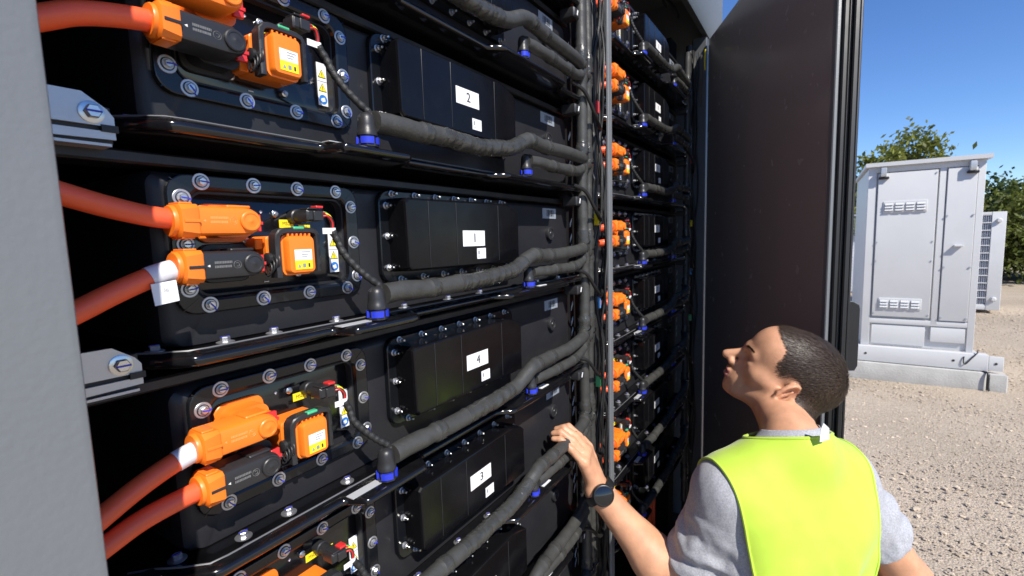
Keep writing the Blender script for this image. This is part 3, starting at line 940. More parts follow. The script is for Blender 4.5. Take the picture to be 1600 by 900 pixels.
# risers between and beside the racks
def riser(path_x, y, r0, z0, z1, seed, step=H, taped=True):
    rr = np.random.RandomState(seed)
    zs = np.arange(z0, z1, .008)
    p = np.stack([path_x + .0016 * np.sin(zs * 19 + seed), y + .0012 * np.cos(zs * 13), zs], 1)
    n = len(zs)
    N = 16
    rad = np.full((n, N), r0) + .0004 * rr.randn(n, 1)
    ml = ['foam'] * (n - 1)
    if taped:
        for i in range(n):
            q = ((zs[i] - BZ - .062) / H) % 1.0
            if q > .86 or q < .20:
                rad[i] += .0022 + .0008 * math.sin(zs[i] * 300) + .0006 * rr.rand(N)
                if i < n - 1:
                    ml[i] = 'tape'
    return MB().tube(p, rad, 'foam', N, mlist=ml).mesh('hose', angle=50)
for b in (0, 1):
    x0 = BAY * b
    side = ['between the near rack and the grey mullion', 'at the right end of the far rack'][b]
    A = thing('coolant_riser', 'thick vertical coolant hose with tape wraps ' + side, 'hose', (x0 + 1.038, -.038, .6), 'vertical coolant hoses')
    ob('hose', riser(x0 + 1.038, -.036, .0125, .62, 2.52, 1), A, -Vector(A.location))
    B_ = thing('return_riser', 'thin vertical hose tucked behind the thick riser ' + side, 'hose', (x0 + 1.075, -.03, .6), 'vertical coolant hoses')
    ob('hose', riser(x0 + 1.083, -.032, .0095, .62, 2.52, 2), B_, -Vector(B_.location))
    for kk, (rs, px, py, dx, dz) in enumerate([(A, 1.038, -.036, -.012, .066), (B_, 1.083, -.032, -.045, .052)]):
        for k in range(-4, 4):
            z = BZ + H * k + dz
            m = MB().tube(spline([(x0 + px + dx, py - .004, z - .004), (x0 + px + dx * .4, py - .003, z), (x0 + px, py, z + .010), (x0 + px, py, z + .028)], .004), .0135 - .002 * kk, 'tape', 14)
            ob('tee', m.mesh('tee'), rs, -Vector(rs.location))
            zt = BZ + H * k + dz + .012
            th = np.linspace(0, 6.283, 20)
            ob('cable_tie', MB().tube([(x0 + px + (.0165 - .002 * kk) * math.cos(t), py + (.0165 - .002 * kk) * math.sin(t), zt + .006 * math.cos(t)) for t in th], .0013, 'black_gloss', 6).mesh('cable_tie'), rs, -Vector(rs.location))
    P_ = thing('conduit', 'black ribbed vertical conduit with coloured clips ' + side, 'conduit', (x0 + 1.145, -.02, .6), 'vertical conduits')
    zs = np.arange(.5, 2.58, .006)
    rad = np.array([.0125 + (.0022 if (z / .1015) % 1 < .14 else 0) for z in zs])
    ob('pipe', MB().tube([(x0 + 1.142, -.018, z) for z in zs], rad, 'black_rubber', 14).mesh('pipe'), P_, -Vector(P_.location))
    for k, c in ((1, 'clip_red'), (0, 'clip_yellow'), (-1, 'clip_blue'), (-2, 'clip_green')):
        z = BZ + H * k + (.19 if k == 1 else .125 if k == 0 else .12)
        m = MB().lathe((x0 + 1.142, -.018, z), (0, 0, 1), [(.0140, 0), (.0140, .012)], c, 14).box(x0 + 1.118, x0 + 1.128, -.043, -.030, z - .006, z + .022, c, .001)
        ob('colour_clip', m.mesh('colour_clip'), P_, -Vector(P_.location))
    W = thing('wiring_loom', 'thin wavy black wiring loom running up ' + side, 'cable', (x0 + 1.17, -.02, .6), 'vertical wiring looms')
    for i in range(3):
        zs = np.arange(.5, 2.56, .02)
        px = x0 + 1.168 + .007 * i + .006 * np.sin(zs * (11 + 3 * i) + i)
        py = -.030 + .012 * np.cos(zs * (9 + 2 * i) + 2 * i)
        ob('strand', MB().tube(np.stack([px, py, zs], 1), .0048 - .001 * i, 'braid', 8).mesh('strand'), W, -Vector(W.location))
    rw = random.Random(40 + b)
    for i in range(4):
        zs = np.arange(.5, 2.56, .018)
        f1, f2, p1_, p2_ = rw.uniform(7, 22), rw.uniform(5, 15), rw.uniform(0, 6), rw.uniform(0, 6)
        px = x0 + 1.118 + .016 * i + .008 * np.sin(zs * f1 + p1_) + .004 * np.sin(zs * 41 + p2_)
        py = -.042 + .008 * np.cos(zs * f2 + p2_) - (.006 if i % 2 else 0)
        ob('strand', MB().tube(np.stack([px, py, zs], 1), rw.uniform(.0018, .0040), 'black_rubber' if i % 3 else 'braid', 7).mesh('strand'), W, -Vector(W.location))
    for k in range(-4, 3):
        z = BZ + H * k + rw.uniform(-.01, .01)
        ob('branch', MB().tube(spline([(x0 + .985, -.038, z + .012), (x0 + 1.02, -.052, z - .002), (x0 + 1.06, -.058, z - .040), (x0 + 1.11, -.050, z - .062), (x0 + 1.165, -.032, z - .052), (x0 + 1.172, -.03, z - .02)], .006), .0042, 'black_rubber', 8).mesh('branch'), W, -Vector(W.location))
    # white flecked marker strips and small junction boxes at the pack ends
    for k in range(-4, 4):
        z = BZ + H * k
        jb = thing('sensor_box', 'small black junction box at the pack end, %s' % where(b, k), 'junction box', (x0 + 1.015, -.02, z - .03), 'junction boxes at the pack ends')
        ob('housing', MB().box(-.014, .016, -.019, .018, -.011, .010, 'black_plastic', .003).mesh('housing'), jb)
        ob('white_tag', MB().prism([(-.002, -.0196, -.005), (.002, -.0196, -.006), (.006, -.0196, .005), (.002, -.0196, .006)], (0, .0005, 0), 'paper').mesh('white_tag', smooth=False), jb)
        m = MB()
        for i, zz in enumerate((.052, .078, .115)):
            m.prism([(x0 + 1.054, .004, z + zz), (x0 + 1.063, .004, z + zz + .014), (x0 + 1.063, .004, z + zz + .022), (x0 + 1.054, .004, z + zz + .009)], (0, .001, 0), 'paper')
        ob('marker_strip', m.mesh('marker_strip', smooth=False), jb, -Vector(jb.location))
# upright orange cables low down behind the far rack's edge
for i in range(3):
    t = thing('orange_feed_cable', 'orange feed cable rising deep inside the far rack, %s of three' % ['nearest', 'middle', 'farthest'][i], 'cable', (1.80 + .05 * i, -.03, .45), 'feed cables low in the far rack')
    ob('cable', MB().tube(spline([(1.90 + .06 * i, .08, .42), (1.902 + .06 * i, .08, .60), (1.91 + .06 * i, .08, .68), (1.92 + .06 * i, .09, .76), (1.95 + .06 * i, .14, .82)], .03), .011, 'orange_cable', 10).mesh('cable'), t, -Vector(t.location))

# ================================================================ ground and yard
def ground_material():
    m = bpy.data.materials.new('gravel')
    m.use_nodes = True
    nt = m.node_tree
    b = nt.nodes['Principled BSDF']
    N, L = nt.nodes.new, nt.links.new
    b.inputs['Roughness'].default_value = 0.9
    b.inputs['Specular IOR Level'].default_value = 0.2
    g = N('ShaderNodeNewGeometry')
    vo = N('ShaderNodeTexVoronoi')
    vo.inputs['Scale'].default_value = 95
    L(g.outputs['Position'], vo.inputs['Vector'])
    vo2 = N('ShaderNodeTexVoronoi')
    vo2.inputs['Scale'].default_value = 90
    L(g.outputs['Position'], vo2.inputs['Vector'])
    nz = N('ShaderNodeTexNoise')
    nz.inputs['Scale'].default_value = 0.7
    nz.inputs['Detail'].default_value = 8
    L(g.outputs['Position'], nz.inputs['Vector'])
    cr = N('ShaderNodeValToRGB')
    e = cr.color_ramp.elements
    e[0].position, e[0].color = 0.0, (0.27, 0.21, 0.15, 1)
    e[1].position, e[1].color = 1.0, (0.56, 0.465, 0.36, 1)
    k = e.new(0.5)
    k.color = (0.41, 0.335, 0.252, 1)
    sx = N('ShaderNodeSeparateColor')
    L(vo.outputs['Color'], sx.inputs[0])
    L(sx.outputs[0], cr.inputs[0])
    cr2 = N('ShaderNodeValToRGB')
    e = cr2.color_ramp.elements
    e[0].position, e[0].color = 0.35, (0.34, 0.285, 0.22, 1)
    e[1].position, e[1].color = 0.7, (0.52, 0.435, 0.34, 1)
    L(nz.outputs['Fac'], cr2.inputs[0])
    mx = N('ShaderNodeMix')
    mx.data_type = 'RGBA'
    mx.inputs['Factor'].default_value = 0.5
    L(cr.outputs[0], mx.inputs['A'])
    L(cr2.outputs[0], mx.inputs['B'])
    L(mx.outputs['Result'], b.inputs['Base Color'])
    ad = N('ShaderNodeMath')
    ad.operation = 'ADD'
    L(vo.outputs['Distance'], ad.inputs[0])
    L(vo2.outputs['Distance'], ad.inputs[1])
    bp = N('ShaderNodeBump')
    bp.invert = True
    bp.inputs['Strength'].default_value = 0.38
    bp.inputs['Distance'].default_value = 0.02
    L(ad.outputs[0], bp.inputs['Height'])
    L(bp.outputs[0], b.inputs['Normal'])
    MATS['gravel'] = m
ground_material()
mat('stone', (0.48, 0.395, 0.300), 0.9, island=0.28, spec=0.2)
mat('soil_far', (0.34, 0.29, 0.22), 0.95)
mat('concrete', (0.44, 0.43, 0.40), 0.85, var=0.12, vscale=6, bump=0.4, bscale=60, dust=0.15, dscale=5)
mat('cabinet_paint', (0.57, 0.57, 0.565), 0.45, var=0.03, vscale=3, bump=0.05, bscale=120, dust=0.05, dscale=5)
mat('cabinet_gap', (0.26, 0.27, 0.28), 0.6)
mat('grille_dark', (0.10, 0.115, 0.16), 0.6, var=0.3, vscale=20)
mat('fence_wire', (0.55, 0.56, 0.57), 0.45, metal=0.5)
mat('white_sheet', (0.70, 0.72, 0.78), 0.6, var=0.08, vscale=3)
mat('bark', (0.14, 0.105, 0.075), 0.9, var=0.3, vscale=12, bump=0.8, bscale=30)
def leaf_mat(name, col):
    m = mat(name, col, 0.55, island=0.55, spec=0.35)
    b = m.node_tree.nodes['Principled BSDF']
    b.inputs['Subsurface Weight'].default_value = 0.0
    tr = m.node_tree.nodes.new('ShaderNodeBsdfTranslucent')
    tr.inputs['Color'].default_value = (col[0] * 1.3, col[1] * 1.3, col[2], 1)
    ad = m.node_tree.nodes.new('ShaderNodeMixShader')
    ad.inputs[0].default_value = 0.3
    out = [n for n in m.node_tree.nodes if n.type == 'OUTPUT_MATERIAL'][0]
    m.node_tree.links.new(b.outputs[0], ad.inputs[1])
    m.node_tree.links.new(tr.outputs[0], ad.inputs[2])
    m.node_tree.links.new(ad.outputs[0], out.inputs['Surface'])
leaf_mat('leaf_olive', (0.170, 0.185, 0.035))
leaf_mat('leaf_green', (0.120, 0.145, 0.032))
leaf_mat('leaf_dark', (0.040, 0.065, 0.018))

gx = np.concatenate([[-700, -100, -20, -6], np.linspace(-2, 26, 29), [40, 100, 700]])
gy = np.concatenate([[-700, -100, -30], np.linspace(-16, 8, 25), [20, 100, 700]])
rs = np.random.RandomState(5)
gv = [(x, y, (rs.uniform(-.012, .012) if (2 < x < 26 and -14 < y < 6) else 0) - .012) for x in gx for y in gy]
ny = len(gy)
gf = [(i * ny + j, (i + 1) * ny + j, (i + 1) * ny + j + 1, i * ny + j + 1) for i in range(len(gx) - 1) for j in range(ny - 1)]
structure('ground', MB().add(gv, gf, 'gravel').mesh('ground'))
# loose stones lying on it
base = np.array([(1, 0, 0), (0, 1, 0), (-1, 0, 0), (0, -1, 0), (.6, .6, .75), (-.6, .6, .7), (-.6, -.6, .75), (.6, -.6, .7)], float)
bf = [(0, 1, 4), (1, 2, 5), (2, 3, 6), (3, 0, 7), (1, 5, 4), (2, 6, 5), (3, 7, 6), (0, 4, 7), (4, 5, 6, 7)]
V, Fc = [], []
n_st = 0
while n_st < 30000:
    X_ = 1.7 + 13 * rs.rand() ** 1.6
    Y_ = -.5 - rs.rand() * (.55 * X_ + 1.2)
    if 6.95 < X_ < 9.2 and Y_ > -2.3:
        continue
    s_ = .0035 + .011 * rs.rand() ** 6 + .0005 * X_
    a = rs.rand() * 6.28
    q = base * np.array([s_ * rs.uniform(.7, 1.4), s_ * rs.uniform(.6, 1.1), s_ * rs.uniform(.4, .8)])
    q = q + rs.randn(8, 3) * s_ * .12
    ca, sa = math.cos(a), math.sin(a)
    q = np.stack([q[:, 0] * ca - q[:, 1] * sa + X_, q[:, 0] * sa + q[:, 1] * ca + Y_, q[:, 2] - .008], 1)
    o_ = len(V)
    V += q.tolist()
    Fc += [[i + o_ for i in f_] for f_ in bf]
    n_st += 1
me = bpy.data.meshes.new('gravel_stones')
me.from_pydata(V, [], Fc)
me.materials.append(MATS['stone'])
st = ob('gravel_stones', me)
st['kind'] = 'stuff'
st['label'] = 'loose pale gravel stones spread over the yard'

# ---------------------------------------------------------------- plinth and service cabinet
pl = MB().box(6.98, 9.3, -2.10, -.70, -.05, .195, 'concrete', .012).box(6.985, 9.3, -2.27, -2.115, -.05, .185, 'concrete', .012)
thing('concrete_plinth', 'low pale concrete plinth on gravel under the grey cabinet', 'plinth', (0, 0, 0), me=pl.mesh('concrete_plinth'))
cab = thing('service_cabinet', 'tall light grey steel cabinet with louvred door on a concrete plinth', 'cabinet', (7.1, -1.5, .2))
co = -Vector(cab.location)
def cb(name, mb, parent=cab, **k):
    return ob(name, mb.mesh(name, **k), parent, co if parent is cab else (0, 0, 0))
FX = 7.10
cb('body', MB().box(FX + .028, FX + 1.9, -1.995, -.99, .385, 2.475, 'cabinet_paint', .006))
m = MB()
for a in ((-.99, -1.070, .385, 2.49), (-1.940, -2.0, .385, 2.49), (-1.628, -1.684, .675, 2.43)):
    m.box(FX, FX + .03, a[1], a[0], a[2], a[3], 'cabinet_paint', .003)
m.box(FX - .002, FX + .03, -1.941, -1.069, 2.425, 2.49, 'cabinet_paint', .003)
m.box(FX + .001, FX + .03, -1.941, -1.069, .655, .715, 'cabinet_paint', .003)
cb('front_frame', m)
roof_pts = [(FX - .05, 2.49), (FX - .05, 2.535), (FX + 1.95, 2.50), (FX + 1.95, 2.476)]
cb('roof', MB().prism([(x, -2.04, z) for x, z in roof_pts], (0, 1.08, 0), 'cabinet_paint'))
d1 = cb('door', MB().box(FX - .014, FX + .02, -1.612, -1.084, .745, 2.412, 'cabinet_paint', .004))
d1['label'] = 'wide louvred cabinet door'
for z0 in (1.955, .830):
    v = cb('louvre', MB().box(FX - .024, FX - .012, -1.535, -1.140, z0, z0 + .135, 'cabinet_paint', .004), d1)
for z0 in (1.955, .830):
    for i in range(4):
        m = MB()
        y1 = -1.152 - i * .096
        m.box(FX - .0255, FX - .0235, y1 - .080, y1, z0 + .018, z0 + .118, 'cabinet_gap')
        for j in range(3):
            z = z0 + .025 + j * .032
            m.prism([(FX - .0265, y1 - .078, z), (FX - .040, y1 - .078, z), (FX - .0265, y1 - .078, z + .026)], (0, .076, 0), 'cabinet_paint')
        cb('louvre_slats', m, d1)
d2 = cb('door', MB().box(FX - .010, FX + .02, -1.936, -1.694, .725, 2.418, 'cabinet_paint', .004))
d2['label'] = 'narrow cabinet door with a ledge handle'
cb('handle', MB().box(FX - .062, FX - .010, -1.853, -1.775, 1.560, 1.578, 'cabinet_paint', .003), d2)
m = MB()
for y in (-1.708, -1.922):
    for z in (.76, 1.33, 1.90):
        m.lathe((FX - .010, y, z), (-1, 0, 0), [(.010, 0), (.010, .010)], 'zinc', 10)
cb('screw', m, d2)
m = MB()
for y in (-1.100, -1.598):
    for z in (.78, 1.40, 1.62, 2.38):
        m.lathe((FX - .014, y, z), (-1, 0, 0), [(.008, 0), (.008, .008)], 'zinc', 10)
cb('screw', m, d1)
cb('lower_panel', MB().box(FX + .012, FX + .04, -1.585, -1.09, .41, .640, 'cabinet_paint', .003))
cb('lower_panel', MB().box(FX - .006, FX + .04, -1.925, -1.630, .478, .640, 'cabinet_paint', .003))
for y in (-1.105, -1.865):
    h_ = cb('lifting_hinge', MB().box(FX - .045, FX + .0, y - .075, y + .020, 2.345, 2.372, 'black_rubber', .004).box(FX - .065, FX - .002, y - .050, y + .005, 2.372, 2.475, 'bracket_metal', .006))
beam = cb('base_beam', MB().box(FX - .075, FX + .03, -2.115, -.94, .203, .384, 'cabinet_paint', .006).box(FX - .073, FX - .055, -2.235, -2.1155, .215, .372, 'cabinet_paint', .004))
m = MB()
for y in (-1.04, -1.83, -2.175):
    m.lathe((FX - .0745, y, .295), (-1, 0, 0), [(.013, 0), (.013, .004)], 'ink', 12)
cb('bolt_hole', m, beam)
m = MB().tube(spline([(FX - .02, -2.03, .41), (FX - .08, -2.02, .40), (FX - .09, -1.97, .33), (FX - .09, -1.925, .265), (FX - .09, -1.91, .30), (FX - .082, -1.915, .35)], .02), .006, 'wire_black', 6)
m.tube(spline([(FX - .08, -2.08, .20), (FX - .14, -2.105, .19), (FX - .15, -2.108, .05), (FX - .16, -2.12, .01)], .02), .012, 'black_rubber', 6)
cb('earth_cable', m)
bag = MB()
rb = random.Random(3)
for i in range(7):
    c_ = np.array((FX + .12 + rb.uniform(-.05, .05), -2.16 + rb.uniform(-.05, .05), .24 + rb.uniform(0, .05)))
    bag.obox(c_, (.05, .01, .02), (-.015, .05, .01), (-.01, -.01, .03), 'sack')
mat('sack', (0.62, 0.33, 0.14), 0.8)
thing('crumpled_sack', 'small crumpled orange brown sack lying by the cabinet base', 'sack', me=bag.mesh('crumpled_sack'))

# ---------------------------------------------------------------- grille unit, fence, white box
gu = thing('chiller_unit', 'grey outdoor unit with barred grille front behind the cabinet', 'cooling unit', (13.3, -2.9, 0))
go_ = -Vector(gu.location)
GX = 13.3
ob('body', MB().box(GX + .03, GX + 1.1, -3.655, -2.1, .06, 2.03, 'cabinet_paint', .01).mesh('body'), gu, go_)
ob('coil', MB().box(GX + .012, GX + .029, -3.44, -2.15, .16, 1.97, 'grille_dark').mesh('coil'), gu, go_)
ob('corner_panel', MB().box(GX - .01, GX + .03, -3.66, -3.445, .055, 2.035, 'cabinet_paint', .008).mesh('corner_panel'), gu, go_)
ob('top_rail', MB().box(GX - .005, GX + .03, -3.444, -2.1, 1.965, 2.033, 'cabinet_paint', .004).mesh('top_rail'), gu, go_)
ob('bottom_rail', MB().box(GX - .005, GX + .03, -3.444, -2.1, .057, .165, 'cabinet_paint', .004).mesh('bottom_rail'), gu, go_)
bar = MB().box(0, .014, -3.443, -2.12, -.010, .010, 'cabinet_paint', .003).mesh('grille_bar')
for i in range(11):
    ob('grille_bar', bar, gu, Vector((GX - .006, 0, .30 + i * .152)) + go_)
m = MB()
for i in range(40):
    y = -3.43 + i * .032
    m.box(GX + .004, GX + .010, y, y + .005, .165, 1.965, 'fence_wire')
o = ob('grille_wires', m.mesh('grille_wires'), gu, go_)
o['kind'] = 'stuff'
for z in (1.86, .28):
    ob('cap', MB().lathe((GX - .012, -3.55, z), (-1, 0, 0), [(.045, 0), (.045, .03), (.03, .05)], 'cabinet_paint', 12).mesh('cap'), gu, go_)
fe = thing('chain_link_fence', 'pale chain link fence running behind the cabinet', 'fence', (14.8, 0, 0))
fo = -Vector(fe.location)
for y in (2.2, -.2, -2.6):
    ob('post', MB().tube([(14.8, y, -.02), (14.8, y, 2.15)], .03, 'fence_wire', 10).mesh('post'), fe, fo)
ob('top_rail', MB().tube([(14.8, 2.2, 2.1), (14.8, -2.6, 2.1)], .022, 'fence_wire', 8).mesh('top_rail'), fe, fo)
m = MB()
n = 0
y = 2.2
while y > -4.5:
    for s_ in (1, -1):
        ya, yb, za, zb = y, y - s_ * 2.0, .05, 2.05
        lo, hi = -2.6, 2.2
        # clip the slanting wire to the bay
        t0, t1 = 0, 1
        for (p0, p1) in ((ya, yb),):
            d = p1 - p0
            for lim, sg in ((lo, 1), (hi, -1)):
                if sg * (p0 - lim) < 0 and sg * (p1 - lim) < 0:
                    t1 = -1
                elif sg * (p0 - lim) < 0:
                    t0 = max(t0, (lim - p0) / d)
                elif sg * (p1 - lim) < 0:
                    t1 = min(t1, (lim - p0) / d)
        if t1 > t0:
            m.tube([(14.8 + .004 * s_, ya + (yb - ya) * t0, za + (zb - za) * t0), (14.8 + .004 * s_, ya + (yb - ya) * t1, za + (zb - za) * t1)], .0035, 'fence_wire', 3, cap=False)
    y -= .08
o = ob('wire_mesh', m.mesh('wire_mesh'), fe, fo)
o['kind'] = 'stuff'
m = MB().box(16.4, 18.0, -2.2, 1.6, .0, 2.0, 'white_sheet', .03)
for i in range(14):
    m.box(16.385, 16.40, -2.15 + i * .27, -2.03 + i * .27, .06, 1.94, 'white_sheet', .005)
wb = thing('white_storage_box', 'white ribbed storage box standing behind the chain link fence', 'storage box', me=m.mesh('white_storage_box'))

# ---------------------------------------------------------------- trees
def tree(name, label, base, h, rad, seed, lm, nclump, nleaf, squash=1.0, low=.25, lsize=.085):
    rs = np.random.RandomState(seed)
    t = thing(name, label, 'tree', base, 'trees beyond the yard')
    m = MB()
    top = np.array([rs.uniform(-.2, .2), rs.uniform(-.2, .2), h * .72])
    trunk = spline([(0, 0, -.1), (rs.uniform(-.1, .1), rs.uniform(-.1, .1), h * .3), tuple(top)], .25)
    m.tube(trunk, np.linspace(.05 * h ** .9 * .5, .02, len(trunk)), 'bark', 8)
    cents = []
    for i in range(nclump):
        d = rs.randn(3)
        d /= np.linalg.norm(d)
        r = rs.rand() ** .45
        c = np.array([d[0] * rad * r, d[1] * rad * r * squash, h * (low + (1 - low) * .5) + d[2] * h * (1 - low) * .5 * r])
        c += rs.randn(3) * rad * .07
        cents.append(c)
        if i % 3 == 0:
            j = rs.randint(len(trunk) // 3, len(trunk))
            m.tube(spline([trunk[j], (trunk[j] * .5 + c * .5) + (0, 0, -.1), c], .3), np.linspace(.03, .006, len(spline([trunk[j], (trunk[j] * .5 + c * .5) + (0, 0, -.1), c], .3))), 'bark', 5)
    ob('trunk', m.mesh('trunk'), t)
    cents = np.array(cents)
    n = nclump * nleaf
    C_ = np.repeat(cents, nleaf, 0) + rs.randn(n, 3) * np.repeat(rs.uniform(.10, .22, nclump), nleaf)[:, None] * rad * .85
    a = rs.randn(n, 3)
    a /= np.linalg.norm(a, axis=1)[:, None]
    b = np.cross(a, rs.randn(n, 3))
    b /= np.linalg.norm(b, axis=1)[:, None]
    s_ = lsize * rs.uniform(.6, 1.3, n)[:, None]
    V = np.stack([C_ - a * s_, C_ - b * s_ * .45, C_ + a * s_, C_ + b * s_ * .45], 1).reshape(-1, 3)
    me = bpy.data.meshes.new('crown')
    me.from_pydata(V.tolist(), [], [(4 * i, 4 * i + 1, 4 * i + 2, 4 * i + 3) for i in range(n)])
    me.materials.append(MATS[lm])
    ob('crown', me, t)
tree('leafy_tree', 'olive green leafy tree rising above the grey cabinet roof', (17.5, -2.55, 0), 4.25, 1.15, 1, 'leaf_olive', 80, 130, 1.0, .3)
tree('leafy_tree', 'yellow green tree between the open door edge and the cabinet', (17.0, -1.2, 0), 3.8, .9, 2, 'leaf_olive', 60, 110, 1.0, .15)
tree('leafy_tree', 'sparse tree top showing above the right end of the cabinet', (19.5, -3.9, 0), 3.6, .7, 3, 'leaf_olive', 40, 90, 1.0, .3)
tree('bushy_tree', 'dark green bushy tree right of the barred cooling unit', (20.5, -5.3, 0), 2.95, 1.4, 4, 'leaf_green', 60, 90, 1.0, .02)
tree('bushy_tree', 'dense green tree at the right border of the picture', (21.0, -6.9, 0), 2.9, 1.5, 5, 'leaf_green', 90, 110, 1.0, .0)
tree('bushy_tree', 'dark tree in the second line behind the bushy tree', (23.5, -6.0, 0), 3.1, 2.0, 6, 'leaf_dark', 90, 100, 1.0, .0, .11)
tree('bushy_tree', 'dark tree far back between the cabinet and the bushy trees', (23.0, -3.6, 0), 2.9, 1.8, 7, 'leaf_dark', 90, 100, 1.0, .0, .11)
tree('bushy_tree', 'green tree beyond the right edge of the yard', (22.0, -9.0, 0), 3.4, 1.6, 8, 'leaf_green', 80, 100, 1.0, .0)

# ================================================================ the technician
def vec(*a):
    return np.array(a, float)
def nrm(a):
    a = np.array(a, float)
    return a / np.linalg.norm(a)
class Field:
    def __init__(s, lo, hi, h):
        s.lo, s.h = np.array(lo, float), h
        s.n = np.ceil((np.array(hi) - lo) / h).astype(int) + 1
        s.D = np.full(s.n, 1.0, np.float32)
    def box(s, lo, hi):
        a = np.clip(np.floor((lo - s.lo) / s.h).astype(int), 0, s.n)
        b = np.clip(np.ceil((hi - s.lo) / s.h).astype(int) + 1, 0, s.n)
        sl = tuple(slice(i, j) for i, j in zip(a, b))
        ax = [(s.lo[i] + s.h * np.arange(a[i], b[i])).astype(np.float32) for i in range(3)]
        return sl, ax
    def put(s, sl, d, k, sub=False):
        if d.size == 0:
            return
        A = s.D[sl]
        if sub:
            d = -d
            hh = np.clip(.5 - .5 * (d - A) / k, 0, 1)
            s.D[sl] = A * hh + d * (1 - hh) + k * hh * (1 - hh)
        else:
            hh = np.clip(.5 + .5 * (d - A) / k, 0, 1)
            s.D[sl] = d * (1 - hh) + A * hh - k * hh * (1 - hh)
    def cone(s, a, b, ra, rb, k=.012, infl=0.0):
        a, b = np.array(a, float), np.array(b, float)
        ra, rb = ra + infl, rb + infl
        m = max(ra, rb) + 2 * k + 2 * s.h
        sl, ax = s.box(np.minimum(a, b) - m, np.maximum(a, b) + m)
        if min(len(q) for q in ax) == 0:
            return s
        P = [ax[0][:, None, None] - a[0], ax[1][None, :, None] - a[1], ax[2][None, None, :] - a[2]]
        ab = b - a
        t = np.clip((P[0] * ab[0] + P[1] * ab[1] + P[2] * ab[2]) / (ab @ ab), 0, 1)
        d = np.sqrt((P[0] - t * ab[0]) ** 2 + (P[1] - t * ab[1]) ** 2 + (P[2] - t * ab[2]) ** 2) - (ra + (rb - ra) * t)
        s.put(sl, d, k)
        return s
    def ell(s, c, axes, r, k=.012, infl=0.0, sub=False):
        c = np.array(c, float)
        r = np.array(r, float) + infl
        m = r.max() + 2 * k + 2 * s.h
        sl, ax = s.box(c - m, c + m)
        if min(len(q) for q in ax) == 0:
            return s
        P = [ax[0][:, None, None] - c[0], ax[1][None, :, None] - c[1], ax[2][None, None, :] - c[2]]
        q = [(P[0] * e[0] + P[1] * e[1] + P[2] * e[2]) for e in axes]
        k0 = np.sqrt(sum((q[i] / r[i]) ** 2 for i in range(3)))
        k1 = np.sqrt(sum((q[i] / r[i] ** 2) ** 2 for i in range(3))) + 1e-6
        s.put(sl, k0 * (k0 - 1) / k1, k, sub)
        return s
    def grid(s):
        ax = [s.lo[i] + s.h * np.arange(s.n[i]) for i in range(3)]
        return np.meshgrid(*ax, indexing='ij')
    def mesh(s):
        D = s.D
        ins = D < 0
        c8 = np.zeros(np.array(D.shape) - 1, np.uint8)
        for i in (0, 1):
            for j in (0, 1):
                for k in (0, 1):
                    c8 += ins[i:D.shape[0] - 1 + i, j:D.shape[1] - 1 + j, k:D.shape[2] - 1 + k]
        cells = np.argwhere((c8 > 0) & (c8 < 8))
        idx = -np.ones(c8.shape, np.int32)
        idx[tuple(cells.T)] = np.arange(len(cells))
        acc = np.zeros((len(cells), 3))
        cnt = np.zeros(len(cells))
        cor = [(i, j, k) for i in (0, 1) for j in (0, 1) for k in (0, 1)]
        val = {c: D[cells[:, 0] + c[0], cells[:, 1] + c[1], cells[:, 2] + c[2]] for c in cor}
        for a in cor:
            for ax_ in range(3):
                if a[ax_] == 0:
                    b = tuple(1 if q == ax_ else a[q] for q in range(3))
                    va, vb = val[a], val[b]
                    x = (va < 0) != (vb < 0)
                    t = np.where(x, va / np.where(x, va - vb, 1), 0)
                    p = np.array(a, float) + np.outer(t, np.array(b) - np.array(a))
                    acc[x] += p[x]
                    cnt[x] += 1
        V = s.lo + s.h * (cells + acc / cnt[:, None])
        Q = []
        for ax_ in range(3):
            sa = [slice(None)] * 3
            sb = [slice(None)] * 3
            sa[ax_] = slice(0, -1)
            sb[ax_] = slice(1, None)
            A, B = ins[tuple(sa)], ins[tuple(sb)]
            e = np.argwhere(A != B)
            o1, o2 = [(1, 2), (2, 0), (0, 1)][ax_]
            e = e[(e[:, o1] > 0) & (e[:, o2] > 0)]
            ok = np.all(e[:, [o1, o2]] < np.array(c8.shape)[[o1, o2]], axis=1)
            e = e[ok]
            d1 = np.eye(3, dtype=int)[o1]
            d2 = np.eye(3, dtype=int)[o2]
            q = np.stack([idx[tuple((e - d1 - d2).T)], idx[tuple((e - d2).T)], idx[tuple(e.T)], idx[tuple((e - d1).T)]], 1)
            fl = A[tuple(e.T)]
            q[~fl] = q[~fl][:, ::-1]
            Q.append(q)
        Q = np.concatenate(Q)
        Q = Q[(Q >= 0).all(1)]
        return V, Q
def smooth_v(V, Q, it, lam=.5):
    for _ in range(it):
        acc = np.zeros_like(V)
        cnt = np.zeros(len(V))
        for i in range(4):
            np.add.at(acc, Q[:, i], V[Q[:, (i + 1) % 4]] + V[Q[:, i - 1]])
            np.add.at(cnt, Q[:, i], 2)
        V = V + lam * (acc / np.maximum(cnt, 1)[:, None] - V)
    return V
def normals(V, Q):
    n = np.cross(V[Q[:, 2]] - V[Q[:, 0]], V[Q[:, 3]] - V[Q[:, 1]])
    N = np.zeros_like(V)
    for i in range(4):
        np.add.at(N, Q[:, i], n)
    return N / (np.linalg.norm(N, axis=1)[:, None] + 1e-12)
LOOPS = {}
